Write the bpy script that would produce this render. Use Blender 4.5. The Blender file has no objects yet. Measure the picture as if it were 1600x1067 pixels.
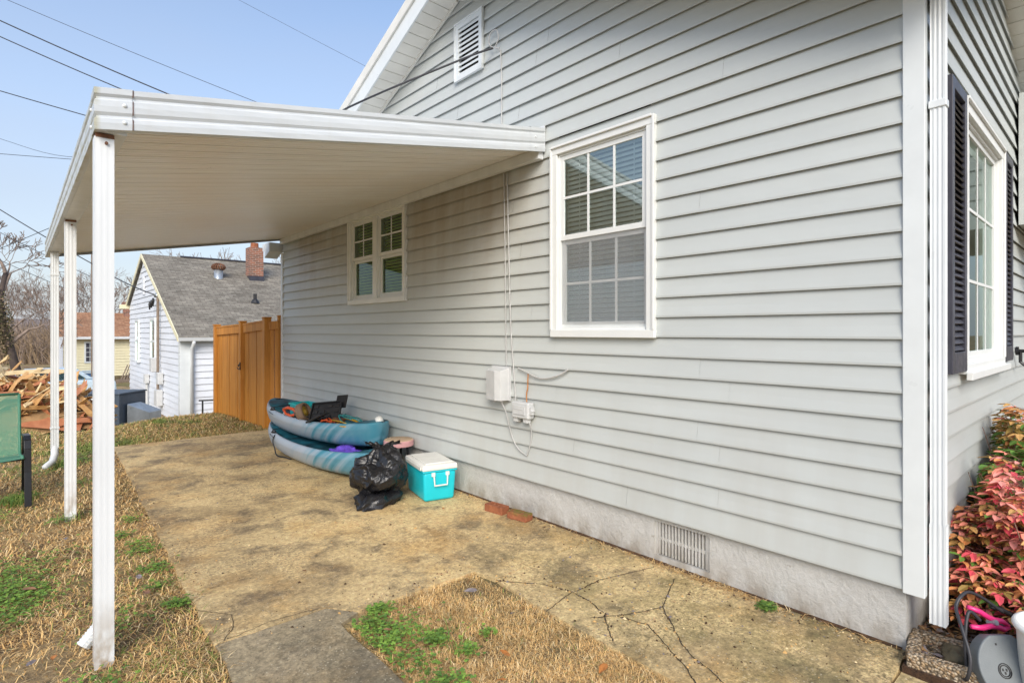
import bpy, bmesh, math, random
import numpy as np
from mathutils import Vector, Matrix, noise as mnoise
R = math.radians
rnd = random.Random(7)
S = bpy.context.scene
COL = S.collection
ORG = {}

# ------------------------------------------------------------------ helpers
class MB:
    """collects faces; build() links them as one mesh object"""
    def __init__(s): s.v = []; s.f = []; s.m = []
    def add(s, vs, fs, mi=0):
        o = len(s.v); s.v += [tuple(v) for v in vs]
        for f in fs: s.f.append(tuple(i + o for i in f)); s.m.append(mi)
    def quad(s, a, b, c, d, mi=0): s.add([a, b, c, d], [(0, 1, 2, 3)], mi)
    def box(s, x0, y0, z0, x1, y1, z1, mi=0):
        if x0 > x1: x0, x1 = x1, x0
        if y0 > y1: y0, y1 = y1, y0
        if z0 > z1: z0, z1 = z1, z0
        s.add([(x0,y0,z0),(x1,y0,z0),(x1,y1,z0),(x0,y1,z0),(x0,y0,z1),(x1,y0,z1),(x1,y1,z1),(x0,y1,z1)],
              [(0,3,2,1),(4,5,6,7),(0,1,5,4),(1,2,6,5),(2,3,7,6),(3,0,4,7)], mi)
    def obox(s, c, ax, ay, az, mi=0):
        c = Vector(c); ax = Vector(ax); ay = Vector(ay); az = Vector(az)
        vs = [c+a*ax+b*ay+d*az for d in (-1,1) for a,b in ((-1,-1),(1,-1),(1,1),(-1,1))]
        s.add(vs, [(0,3,2,1),(4,5,6,7),(0,1,5,4),(1,2,6,5),(2,3,7,6),(3,0,4,7)], mi)
    def beam(s, a, b, w, h, up=(0,0,1), mi=0):
        a = Vector(a); b = Vector(b); d = (b-a); n = d.normalized()
        u = Vector(up); sd = n.cross(u)
        if sd.length < 1e-4: sd = n.cross(Vector((1,0,0)))
        sd.normalize(); u = sd.cross(n)
        s.obox((a+b)/2, d/2, sd*w/2, u*h/2, mi)
    def tube(s, pts, r, n=6, mi=0, cap=True):
        pts = [Vector(p) for p in pts]; rs = r if isinstance(r, (list, tuple)) else [r]*len(pts)
        vs = []; fs = []; pu = None
        for i, p in enumerate(pts):
            t = (pts[min(i+1, len(pts)-1)] - pts[max(i-1, 0)])
            t = t.normalized() if t.length > 1e-9 else Vector((0,0,1))
            if pu is None:
                pu = t.cross(Vector((0,0,1)))
                if pu.length < .05: pu = t.cross(Vector((1,0,0)))
            else: pu = pu - t*pu.dot(t)
            pu.normalize(); w = t.cross(pu)
            for k in range(n):
                a = 2*math.pi*k/n
                vs.append(p + (pu*math.cos(a) + w*math.sin(a))*rs[i])
        for i in range(len(pts)-1):
            for k in range(n):
                k2 = (k+1) % n
                fs.append((i*n+k, i*n+k2, (i+1)*n+k2, (i+1)*n+k))
        if cap:
            fs.append(tuple(reversed(range(n)))); fs.append(tuple((len(pts)-1)*n+k for k in range(n)))
        s.add(vs, fs, mi)
    def prism(s, poly, d, mi=0):
        """poly: list of 3D points (planar), extruded by vector d, closed"""
        n = len(poly); d = Vector(d); p = [Vector(q) for q in poly]
        s.add(p + [q+d for q in p], [tuple(reversed(range(n))), tuple(range(n, 2*n))] +
              [(i, (i+1) % n, n+(i+1) % n, n+i) for i in range(n)], mi)
    def sweep(s, prof, a, b, mi=0, closed=False):
        """prof: list of vectors; swept between offsets a and b"""
        n = len(prof); P = [Vector(q) for q in prof]; a = Vector(a); b = Vector(b)
        m = n if closed else n-1
        s.add([q+a for q in P] + [q+b for q in P], [(i, (i+1) % n, n+(i+1) % n, n+i) for i in range(m)], mi)
    def lathe(s, prof, n=24, c=(0,0,0), mi=0):
        vs = []; fs = []
        for r, z in prof:
            for k in range(n):
                a = 2*math.pi*k/n; vs.append((c[0]+r*math.cos(a), c[1]+r*math.sin(a), c[2]+z))
        for i in range(len(prof)-1):
            for k in range(n):
                k2 = (k+1) % n; fs.append((i*n+k, i*n+k2, (i+1)*n+k2, (i+1)*n+k))
        s.add(vs, fs, mi)
    def disc(s, c, nrm, r, t, n=16, mi=0):
        c = Vector(c); nrm = Vector(nrm).normalized()
        s.tube([c, c+nrm*t], r, n, mi)
    def build(s, name, mats, parent=None, local=False, smooth=False, bevel=0, fixn=True, seg=2):
        me = bpy.data.meshes.new(name)
        vs = s.v
        if parent is not None and not local:
            o = ORG.get(parent.name, Vector((0,0,0)))
            vs = [(v[0]-o.x, v[1]-o.y, v[2]-o.z) for v in s.v]
        me.from_pydata(vs, [], s.f)
        if not isinstance(mats, (list, tuple)): mats = [mats]
        for m in mats: me.materials.append(m)
        if len(mats) > 1: me.polygons.foreach_set('material_index', s.m)
        if fixn:
            bm = bmesh.new(); bm.from_mesh(me); bmesh.ops.recalc_face_normals(bm, faces=bm.faces); bm.to_mesh(me); bm.free()
        if smooth:
            me.polygons.foreach_set('use_smooth', [True]*len(me.polygons))
        me.update()
        ob = bpy.data.objects.new(name, me); COL.objects.link(ob)
        if parent is not None:
            ob.parent = parent
            ORG[ob.name] = ORG.get(parent.name, Vector((0,0,0))) if not local else Vector((0,0,0))
        else: ORG[ob.name] = Vector((0,0,0))
        if bevel:
            b = ob.modifiers.new('bevel', 'BEVEL'); b.width = bevel; b.segments = seg; b.limit_method = 'ANGLE'; b.angle_limit = R(40)
            b.harden_normals = False
        return ob

def tag(o, label, cat, group=None, kind=None):
    o['label'] = label; o['category'] = cat
    if group: o['group'] = group
    if kind: o['kind'] = kind
    return o
def thing(name, label, cat, loc=(0,0,0), rz=0, group=None):
    o = bpy.data.objects.new(name, None); COL.objects.link(o)
    o.location = loc; o.rotation_euler = (0,0,rz); o.empty_display_size = .1
    ORG[o.name] = Vector(loc)
    return tag(o, label, cat, group)
def structure(o): o['kind'] = 'structure'; return o
def fast_mesh(name, V, F, mats, mi=None, parent=None, smooth=False):
    """numpy arrays, all faces the same number of corners"""
    me = bpy.data.meshes.new(name); n = F.shape[1]
    me.vertices.add(len(V)); me.vertices.foreach_set('co', V.astype(np.float32).ravel())
    me.loops.add(F.size); me.loops.foreach_set('vertex_index', F.astype(np.int32).ravel())
    me.polygons.add(len(F)); me.polygons.foreach_set('loop_start', (np.arange(len(F))*n).astype(np.int32))
    for m in mats: me.materials.append(m)
    if mi is not None: me.polygons.foreach_set('material_index', mi.astype(np.int32))
    if smooth: me.polygons.foreach_set('use_smooth', np.ones(len(F), dtype=bool))
    me.update(); me.validate()
    ob = bpy.data.objects.new(name, me); COL.objects.link(ob)
    if parent: ob.parent = parent
    return ob

# ------------------------------------------------------------------ materials
class NM:
    def __init__(s, name, base=(.5,.5,.5), rough=.6, metal=0, spec=.5):
        s.mat = bpy.data.materials.new(name); s.mat.use_nodes = True
        s.nt = s.mat.node_tree; s.b = s.nt.nodes['Principled BSDF']; s.out = s.nt.nodes['Material Output']
        s.b.inputs['Base Color'].default_value = (*base, 1); s.b.inputs['Roughness'].default_value = rough
        s.b.inputs['Metallic'].default_value = metal; s.b.inputs['Specular IOR Level'].default_value = spec
        s._c = None
    def n(s, t, **k):
        x = s.nt.nodes.new(t)
        for a, b in k.items(): setattr(x, a, b)
        return x
    def l(s, a, b): s.nt.links.new(a, b)
    def setin(s, sock, v):
        if hasattr(v, 'is_linked') or hasattr(v, 'links'): s.l(v, sock)
        elif isinstance(v, tuple) and len(v) == 3 and sock.type == 'RGBA': sock.default_value = (*v, 1)
        else: sock.default_value = v
    def co(s, scale=(1,1,1), world=False, off=(0,0,0)):
        if world: c = s.n('ShaderNodeNewGeometry').outputs['Position']
        else: c = s.n('ShaderNodeTexCoord').outputs['Object']
        m = s.n('ShaderNodeMapping'); m.inputs['Scale'].default_value = scale; m.inputs['Location'].default_value = off
        s.l(c, m.inputs['Vector']); return m.outputs['Vector']
    def noise(s, vec, scale=5, detail=4, rough=.55, dist=0):
        x = s.n('ShaderNodeTexNoise'); s.l(vec, x.inputs['Vector'])
        x.inputs['Scale'].default_value = scale; x.inputs['Detail'].default_value = detail
        x.inputs['Roughness'].default_value = rough; x.inputs['Distortion'].default_value = dist
        return x.outputs['Fac']
    def voro(s, vec, scale=5, feature='F1', out='Distance'):
        x = s.n('ShaderNodeTexVoronoi', feature=feature); s.l(vec, x.inputs['Vector']); x.inputs['Scale'].default_value = scale
        return x.outputs[out]
    def ramp(s, fac, stops, interp='LINEAR'):
        x = s.n('ShaderNodeValToRGB'); x.color_ramp.interpolation = interp
        e = x.color_ramp.elements
        while len(e) < len(stops): e.new(.5)
        for i, (p, c) in enumerate(stops):
            e[i].position = p; e[i].color = (*c, 1) if isinstance(c, tuple) else (c, c, c, 1)
        s.l(fac, x.inputs['Fac']); return x.outputs['Color']
    def mix(s, fac, a, b, bt='MIX'):
        x = s.n('ShaderNodeMix', data_type='RGBA', blend_type=bt)
        s.setin(x.inputs[0], fac); s.setin(x.inputs[6], a); s.setin(x.inputs[7], b)
        return x.outputs[2]
    def math(s, op, a, b=None, clamp=False):
        x = s.n('ShaderNodeMath', operation=op, use_clamp=clamp); s.setin(x.inputs[0], a)
        if b is not None: s.setin(x.inputs[1], b)
        return x.outputs[0]
    def sep(s, vec):
        x = s.n('ShaderNodeSeparateXYZ'); s.l(vec, x.inputs[0]); return x.outputs
    def maprange(s, v, a, b, c=0., d=1.):
        x = s.n('ShaderNodeMapRange'); s.setin(x.inputs[0], v)
        for i, q in enumerate((a, b, c, d)): x.inputs[i+1].default_value = q
        return x.outputs[0]
    def color(s, c): s.setin(s.b.inputs['Base Color'], c); return s
    def rough(s, c): s.setin(s.b.inputs['Roughness'], c); return s
    def bump(s, h, strength=.3, dist=.01, normal=None):
        x = s.n('ShaderNodeBump'); s.l(h, x.inputs['Height']); x.inputs['Strength'].default_value = strength
        x.inputs['Distance'].default_value = dist
        if normal is not None: s.l(normal, x.inputs['Normal'])
        s.l(x.outputs['Normal'], s.b.inputs['Normal']); return x.outputs['Normal']

M = {}
def simple(name, base, rough=.5, var=.12, scale=6, metal=0, bump=0, bscale=60, spec=.5, stretch=(1,1,1)):
    m = NM(name, base, rough, metal, spec); v = m.co(stretch)
    f = m.noise(v, scale, 5)
    lo = tuple(c*(1-var) for c in base); hi = tuple(min(1, c*(1+var)) for c in base)
    m.color(m.ramp(f, [(.3, lo), (.7, hi)]))
    if name == 'alu_white':   # splashed dirt on the post feet
        zz = m.sep(m.co(world=True))[2]; dd = m.math('MULTIPLY', m.maprange(zz, .32, .0), m.maprange(m.noise(m.co((1,1,.5), True), 22, 4), .36, .62), True)
        m.color(m.mix(m.math('MULTIPLY', dd, .8), m.ramp(f, [(.3, lo), (.7, hi)]), (.30,.22,.13)))
    m.rough(m.maprange(m.noise(v, scale*2.3, 3), .3, .7, max(.05, rough-.08), min(1, rough+.08)))
    if bump: m.bump(m.noise(v, bscale, 4), bump, .004)
    M[name] = m.mat; return m

# vinyl siding of the house: pale warm grey, brown grime in streaks below the canopy
def siding_mat(name, base, grime=True, streak=.12):
    m = NM(name, base, .42); P = m.co(world=True)
    a = m.noise(m.co((1,.6,3), True), 1.3, 5); b = m.noise(m.co((8,8,.7), True), 1.0, 4)
    c = m.mix(m.ramp(a, [(.35, 0.), (.7, 1.)]), tuple(x*.965 for x in base), tuple(x*1.025 for x in base))
    c = m.mix(m.math('MULTIPLY', m.ramp(b, [(.5, 0.), (.75, 1.)]), streak), c, (.44,.40,.35))
    if grime:
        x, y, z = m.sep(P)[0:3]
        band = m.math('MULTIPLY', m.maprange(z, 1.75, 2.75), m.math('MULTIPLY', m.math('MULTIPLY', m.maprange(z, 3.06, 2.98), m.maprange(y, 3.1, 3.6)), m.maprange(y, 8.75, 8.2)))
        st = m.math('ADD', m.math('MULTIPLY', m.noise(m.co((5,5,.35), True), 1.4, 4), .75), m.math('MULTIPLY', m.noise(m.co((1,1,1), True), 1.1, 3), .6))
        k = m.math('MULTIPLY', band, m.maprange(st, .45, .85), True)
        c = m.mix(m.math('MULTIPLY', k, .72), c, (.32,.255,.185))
        low = m.math('MULTIPLY', m.maprange(z, 1.3, .35), m.maprange(m.noise(m.co((1,2.6,.5), True), 1.8, 5), .42, .7))
        c = m.mix(m.math('MULTIPLY', low, .26), c, (.36,.33,.28))
    m.color(c)
    g = m.noise(m.co((3,3,90), True), 3, 3); w = m.noise(m.co((1,1,2.5), True), 2.2, 2)
    n1 = m.bump(g, .10, .002); m.bump(w, .25, .02, n1)
    m.rough(m.maprange(a, .3, .7, .36, .5))
    M[name] = m.mat
siding_mat('siding', (.505,.533,.52), streak=.07)
siding_mat('far_siding_white', (.72,.75,.80), False)
siding_mat('far_siding_cream', (.80,.74,.50), False)
simple('white_trim', (.69,.725,.73), .35, .05, 4, bump=.05)
simple('white_vinyl', (.73,.745,.73), .5, .03, 5)
simple('soffit', (.72,.71,.66), .5, .08, 3, bump=.05)
simple('alu_white', (.69,.715,.73), .38, .07, 2.5, bump=.04, bscale=15, stretch=(3,3,.6))
simple('gutter_white', (.68,.71,.725), .35, .06, 3, bump=.06, bscale=12)

def fascia_mat():
    m = NM('fascia', (.7,.72,.74), .34); 
    a = m.noise(m.co((.7,.7,12), True), 3, 5)
    c = m.ramp(a, [(.3, (.54,.575,.60)), (.7, (.60,.635,.66))])
    st = m.noise(m.co((6,6,.8), True), 3, 4)
    c = m.mix(m.math('MULTIPLY', m.ramp(st, [(.52, 0.), (.75, 1.)]), .10), c, (.42,.38,.30))
    # mildew on the side that gets the rain
    x, y, z = m.sep(m.co(world=True))[0:3]
    side = m.maprange(x, .292, .272)
    md = m.noise(m.co((1,3,10), True), 3, 5)
    c = m.mix(m.math('MULTIPLY', side, m.math('MULTIPLY', m.ramp(md, [(.42, 0.), (.62, 1.)]), .6)), c, (.34,.31,.13))
    m.color(c); M['fascia'] = m.mat
    m = NM('canopy_under', (.7,.68,.63), .36)
    a = m.noise(m.co((.5,14,1), True), 1.6, 5); b = m.noise(m.co((1,1,1), True), .7, 4)
    c = m.mix(m.ramp(a, [(.35, 0.), (.7, 1.)]), (.78,.765,.735), (.86,.85,.825))
    c = m.mix(m.math('MULTIPLY', m.ramp(b, [(.45, 0.), (.7, 1.)]), .35), c, (.72,.60,.45))
    sp = m.noise(m.co((1,1,1), True), 30, 2)
    c = m.mix(m.ramp(sp, [(.74, 0.), (.78, .5)]), c, (.25,.2,.15))
    m.color(c); m.rough(m.maprange(a, .3, .7, .28, .45)); m.bump(m.noise(m.co((1,10,1), True), 4, 3), .12, .006); M['canopy_under'] = m.mat
fascia_mat()

def foundation_mat():
    m = NM('foundation', (.5,.5,.48), .75); v = m.co(world=True)
    a = m.noise(v, 2.2, 6); c = m.ramp(a, [(.3, (.50,.495,.475)), (.7, (.57,.565,.54))])
    c = m.mix(.15, c, m.ramp(m.noise(v, 30, 7, .75), [(.3, .2), (.7, .8)]), 'OVERLAY')
    z = m.sep(v)[2]
    d = m.math('MULTIPLY', m.maprange(z, .17, 0.), m.maprange(m.noise(m.co((2,2,1), True), 4, 5), .35, .6))
    c = m.mix(m.math('MULTIPLY', d, .75), c, (.22,.17,.11))
    ch = m.noise(m.co((1,1,1.5), True), 9, 3)
    c = m.mix(m.ramp(ch, [(.69, 0.), (.71, .8)]), c, (.33,.31,.27))
    m.color(c)
    h = m.math('ADD', m.noise(v, 30, 7, .75), m.math('MULTIPLY', m.noise(v, 7, 4), 1.1))
    m.bump(h, .8, .014); M['foundation'] = m.mat
foundation_mat()

def concrete(name, warm, mid, dark, stain_amt, spec_amt, moss=0., seed=0):
    m = NM(name, mid, .85); v = m.co((1,1,1), True, (seed, seed*1.7, 0))
    big = m.noise(v, .75, 5, .6, .6); med = m.noise(v, 2.7, 7, .68, .3); fine = m.noise(v, 26, 6, .75); grain = m.noise(v, 75, 6, .85)
    c = m.mix(m.ramp(big, [(.40, 0.), (.58, 1.)]), mid, warm)
    c = m.mix(m.math('MULTIPLY', m.ramp(med, [(.48, 0.), (.60, 1.)]), stain_amt), c, dark)
    oc = m.noise(m.co((1,1,1), True, (5+seed, 3, 0)), 1.6, 6, .65)
    c = m.mix(m.math('MULTIPLY', m.ramp(oc, [(.5, 0.), (.66, 1.)]), .55), c, (warm[0]*.92, warm[1]*.74, warm[2]*.5))
    if moss < 0:   # mossy toward the walkway along the house
        q_ = m.sep(m.co(world=True)); moss = m.math('MULTIPLY', m.math('MULTIPLY', m.maprange(q_[1], 3.6, 2.2), m.maprange(q_[0], 1.9, 2.5)), .62)
    if moss:
        mo = m.noise(m.co((1,1,1), True, (1, 9, 0)), 2.0, 6, .65)
        c = m.mix(m.math('MULTIPLY', m.ramp(mo, [(.38, 0.), (.6, 1.)]), moss), c, (.19,.16,.06))
    bl = m.math('MULTIPLY', m.ramp(m.noise(m.co((1,1,1), True, (seed+2., 6, 0)), 1.25, 8, .72, .4), [(.47, 0.), (.57, 1.)]), m.ramp(m.noise(v, 60, 4, .7), [(.40, 0.), (.56, 1.)]))
    c = m.mix(m.math('MULTIPLY', bl, stain_amt*.85), c, tuple(min(.8, q*1.32) for q in warm))
    c = m.mix(.8, c, m.ramp(fine, [(.3, .2), (.5, .5), (.7, .82)]), 'OVERLAY')
    c = m.mix(.8, c, m.ramp(grain, [(.25, .2), (.5, .5), (.75, .82)]), 'OVERLAY')
    vo = m.voro(v, 52)
    vo = m.math('ADD', vo, m.maprange(m.noise(v, 34, 3), .3, .7, -.06, .20)); sel = m.noise(v, 9, 3)
    spk = m.math('MULTIPLY', m.ramp(vo, [(.20, 1.), (.30, 0.)]), m.ramp(sel, [(.42, 0.), (.56, 1.)]))
    c = m.mix(m.math('MULTIPLY', spk, spec_amt), c, (.72,.64,.47))
    vd = m.voro(m.co((1,1,1), True, (3.3, 1.2, 0)), 30)
    c = m.mix(m.math('MULTIPLY', m.ramp(vd, [(.10, 1.), (.17, 0.)]), .6), c, (.10,.075,.045))
    m.color(c); m.bump(m.math('ADD', m.math('MULTIPLY', fine, .6), m.math('MULTIPLY', grain, .5)), .5, .006)
    M[name] = m.mat
concrete('patio', (.58,.43,.215), (.33,.235,.115), (.15,.11,.065), .8, .42, -1.)
concrete('walkway', (.50,.385,.20), (.33,.245,.12), (.17,.13,.065), .6, .8, .5, 4)
concrete('strip_concrete', (.30,.24,.15), (.20,.165,.115), (.12,.10,.07), .7, .4, .15, 9)

def ground_mat():
    m = NM('lawn_soil', (.2,.14,.07), .95); v = m.co(world=True)
    a = m.noise(v, 1.1, 5, .6); b = m.noise(v, 28, 6, .75); g = m.noise(m.co((1,1,1), True, (4,2,0)), .55, 5, .6)
    c = m.mix(m.ramp(a, [(.38, 0.), (.62, 1.)]), (.16,.10,.05), (.42,.30,.145))
    c = m.mix(m.math('MULTIPLY', m.ramp(g, [(.5, 0.), (.62, 1.)]), .6), c, (.11,.13,.03))
    c = m.mix(.85, c, m.ramp(b, [(.3, .2), (.5, .5), (.7, .8)]), 'OVERLAY')
    m.color(c); m.bump(b, .9, .03); M['lawn_soil'] = m.mat
    m = NM('gravel', (.5,.38,.22), .9); v = m.co(world=True); a = m.noise(v, .8, 6, .7)
    m.color(m.ramp(a, [(.3, (.36,.26,.15)), (.7, (.55,.42,.26))])); M['gravel'] = m.mat
    m = NM('asphalt', (.2,.2,.2), .9); a = m.noise(m.co(world=True), .9, 6, .7)
    m.color(m.ramp(a, [(.3, (.26,.25,.24)), (.7, (.36,.34,.31))])); M['asphalt'] = m.mat
    m = NM('hill', (.2,.15,.13), .95); v = m.co((1,1,3), True); a = m.noise(v, .08, 8, .75)
    m.color(m.ramp(a, [(.3, (.15,.12,.11)), (.7, (.27,.22,.20))])); M['hill'] = m.mat
    m = NM('crack_dirt', (.06,.045,.025), 1); M['crack_dirt'] = m.mat
    m = NM('mulch', (.08,.045,.025), .95); v = m.co(world=True); b = m.noise(v, 45, 6, .8)
    m.color(m.ramp(b, [(.3, (.03,.017,.01)), (.55, (.12,.06,.028)), (.75, (.27,.15,.07))])); m.bump(b, 1, .03); M['mulch'] = m.mat
    m = NM('aggregate', (.4,.3,.2), .7); v = m.co(world=True)
    x = m.n('ShaderNodeTexVoronoi'); m.l(v, x.inputs['Vector']); x.inputs['Scale'].default_value = 85
    c = m.ramp(m.sep(x.outputs['Color'])[0], [(0., (.20,.13,.07)), (.3, (.42,.29,.16)), (.55, (.33,.27,.20)), (.8, (.55,.45,.32)), (1., (.30,.17,.08))])
    c = m.mix(m.ramp(x.outputs['Distance'], [(.45, 0.), (.75, 1.)]), c, (.12,.09,.055))
    m.color(c); m.bump(m.math('SUBTRACT', 1., x.outputs['Distance']), .9, .012); M['aggregate'] = m.mat
ground_mat()

def glass_mat(name, tint=(.9,.95,.93), boost=1.6, base=.06, screen=0.):
    m = NM(name); nt = m.nt
    nt.nodes.remove(m.b)
    tr = m.n('ShaderNodeBsdfTransparent'); tr.inputs['Color'].default_value = (*tint, 1)
    gl = m.n('ShaderNodeBsdfGlossy'); gl.inputs['Roughness'].default_value = .015
    gl.inputs['Color'].default_value = (.86,.99,.97,1)
    w = m.noise(m.co(world=True), 1.5, 2); bp = m.n('ShaderNodeBump'); bp.inputs['Strength'].default_value = .04; bp.inputs['Distance'].default_value = .02
    m.l(w, bp.inputs['Height']); m.l(bp.outputs['Normal'], gl.inputs['Normal'])
    fr = m.n('ShaderNodeFresnel'); fr.inputs['IOR'].default_value = 1.52
    k = m.math('ADD', m.math('MULTIPLY', fr.outputs[0], boost), base, True)
    mx = m.n('ShaderNodeMixShader'); m.l(k, mx.inputs[0]); m.l(tr.outputs[0], mx.inputs[1]); m.l(gl.outputs[0], mx.inputs[2])
    m.l(mx.outputs[0], m.out.inputs['Surface']); M[name] = m.mat
glass_mat('glass', boost=2.6, base=.17)
glass_mat('glass_front', (.85,.93,.87), .75, .02)
glass_mat('glass_dark', (.78,.95,.70), .9, .02)
def screen_mat():
    m = NM('insect_screen', (.30,.31,.32), .7)
    tr = m.n('ShaderNodeBsdfTransparent'); mx = m.n('ShaderNodeMixShader')
    f = m.maprange(m.noise(m.co((1,1,.4)), 6, 3), .3, .7, .36, .5)
    m.l(f, mx.inputs[0]); m.l(m.b.outputs[0], mx.inputs[2]); m.l(tr.outputs[0], mx.inputs[1]); m.l(mx.outputs[0], m.out.inputs['Surface'])
    M['insect_screen'] = m.mat
screen_mat()
simple('blind', (.90,.90,.84), .5, .06)
simple('blind_green', (.36,.42,.13), .5, .12)
simple('room_dark', (.10,.09,.075), .9)
simple('room_wall', (.42,.40,.33), .9)
simple('shutter', (.045,.045,.062), .42, .2, 8, bump=.05)
simple('black_metal', (.012,.012,.014), .35, .3)
simple('black_plastic', (.018,.018,.02), .45, .3, 12, bump=.1)
simple('grey_box', (.56,.57,.57), .45, .07, 9, bump=.05)
simple('grey_plastic', (.16,.18,.19), .5, .1, 7, bump=.15, bscale=180)
simple('pink_plastic', (.80,.035,.20), .35, .1)
simple('cable_grey', (.47,.47,.46), .5, .15)
simple('cable_dark', (.035,.035,.04), .5, .2)
simple('copper', (.42,.18,.06), .5, .3, 40)
simple('rust', (.16,.07,.035), .8, .4, 30)
simple('teal', (.01,.52,.62), .38, .07, 3, bump=.03)
simple('teal_crate', (.02,.45,.46), .4, .1)
simple('cooler_white', (.74,.74,.70), .42, .08, 7, bump=.05)
simple('pink_rim', (.62,.33,.33), .6, .1, 9)
simple('tan_top', (.50,.36,.24), .75, .12, 8, bump=.15)
simple('orange_plastic', (.62,.09,.025), .4, .15)
simple('yellow_cord', (.62,.35,.03), .5, .15)
simple('teal_cord', (.02,.28,.28), .5, .15)
simple('brown_drum', (.20,.13,.085), .6, .2, 15)
simple('yellow_drum', (.52,.33,.04), .5, .15)
simple('purple_cloth', (.14,.07,.55), .75, .3, 14, bump=.4, bscale=25)
simple('chair_sling', (.06,.20,.13), .6, .1)
simple('galv', (.42,.46,.49), .35, .15, 5, metal=.6, bump=.08, bscale=6)
simple('ac_blue', (.055,.075,.10), .45, .12)
simple('label_white', (.7,.7,.68), .5, .06)
simple('blue_plastic', (.04,.12,.27), .5, .15)
simple('pale_blue', (.44,.55,.64), .5, .15)
simple('stone_dark', (.14,.11,.06), .8, .4, 14, bump=.5, bscale=30)
simple('wood_grey', (.22,.17,.13), .8, .2, 8)

def wood_mat(name, a, b, dirs=(14,14,.9)):
    m = NM(name, a, .55); f = m.noise(m.co(dirs), 1.6, 7, .6, 1.2); g = m.noise(m.co((5,5,.15)), 1.3, 3)
    c = m.ramp(f, [(.3, a), (.7, b)])
    c = m.mix(m.math('MULTIPLY', m.ramp(g, [(.4, 0.), (.7, 1.)]), .35), c, tuple(x*.6 for x in a))
    m.color(c); m.bump(f, .25, .004); M[name] = m.mat
wood_mat('fence_wood', (.45,.165,.02), (.68,.30,.05))
wood_mat('scrap_wood', (.44,.22,.07), (.66,.42,.18), (3,3,3))
wood_mat('scrap_red', (.36,.12,.05), (.48,.2,.09), (3,3,3))
wood_mat('scrap_pale', (.66,.48,.24), (.78,.62,.36), (3,3,3))

def brick_mat(name, moss):
    m = NM(name, (.3,.1,.05), .85); v = m.co(); a = m.noise(v, 14, 6, .7)
    c = m.ramp(a, [(.3, (.20,.055,.025)), (.7, (.38,.14,.06))])
    if moss:
        z = m.sep(m.co())[2]
        k = m.math('MULTIPLY', m.maprange(z, .03, .06), m.maprange(m.noise(v, 18, 5, .7), .35, .55))
        c = m.mix(k, c, (.13,.12,.02))
    m.color(c); m.bump(m.noise(v, 60, 5, .7), .7, .006); M[name] = m.mat
brick_mat('brick', False); brick_mat('brick_moss', True)

def roof_mat(name, cols, scale=1.):
    m = NM(name, cols[0], .9)
    br = m.n('ShaderNodeTexBrick'); tc = m.n('ShaderNodeTexCoord'); mp = m.n('ShaderNodeMapping')
    m.l(tc.outputs['UV'], mp.inputs['Vector']); mp.inputs['Scale'].default_value = (scale, scale, 1)
    m.l(mp.outputs['Vector'], br.inputs['Vector']); br.offset = .5
    br.inputs['Scale'].default_value = 1; br.inputs['Brick Width'].default_value = .30; br.inputs['Row Height'].default_value = .14
    br.inputs['Mortar Size'].default_value = .006; br.inputs['Bias'].default_value = .0; br.inputs['Mortar Smooth'].default_value = .2
    br.inputs['Color1'].default_value = (*cols[0], 1); br.inputs['Color2'].default_value = (*cols[1], 1); br.inputs['Mortar'].default_value = (*tuple(c*.35 for c in cols[0]), 1)
    n = m.noise(m.co(world=True), .9, 5); n2 = m.noise(m.co(world=True), 7, 4)
    c = m.mix(.5, br.outputs['Color'], m.ramp(n, [(.3, .3), (.7, .7)]), 'OVERLAY')
    c = m.mix(.5, c, m.ramp(n2, [(.3, .25), (.7, .75)]), 'OVERLAY')
    m.color(c); m.bump(br.outputs['Fac'], -.4, .02); M[name] = m.mat
roof_mat('shingle_grey', ((.165,.145,.115), (.26,.235,.19)))
roof_mat('shingle_orange', ((.32,.15,.075), (.44,.24,.13)))
def chimney_mat():
    m = NM('chimney_brick', (.3,.1,.05), .9)
    br = m.n('ShaderNodeTexBrick'); v = m.co(); x = m.n('ShaderNodeCombineXYZ'); q = m.sep(v)
    m.l(m.math('ADD', q[0], q[1]), x.inputs[0]); m.l(q[2], x.inputs[1]); m.l(x.outputs[0], br.inputs['Vector'])
    br.inputs['Scale'].default_value = 1; br.inputs['Brick Width'].default_value = .21; br.inputs['Row Height'].default_value = .075; br.inputs['Mortar Size'].default_value = .008
    br.inputs['Color1'].default_value = (.32,.12,.07,1); br.inputs['Color2'].default_value = (.14,.075,.055,1); br.inputs['Mortar'].default_value = (.36,.3,.25,1)
    m.color(br.outputs['Color']); M['chimney_brick'] = m.mat
chimney_mat()

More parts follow.
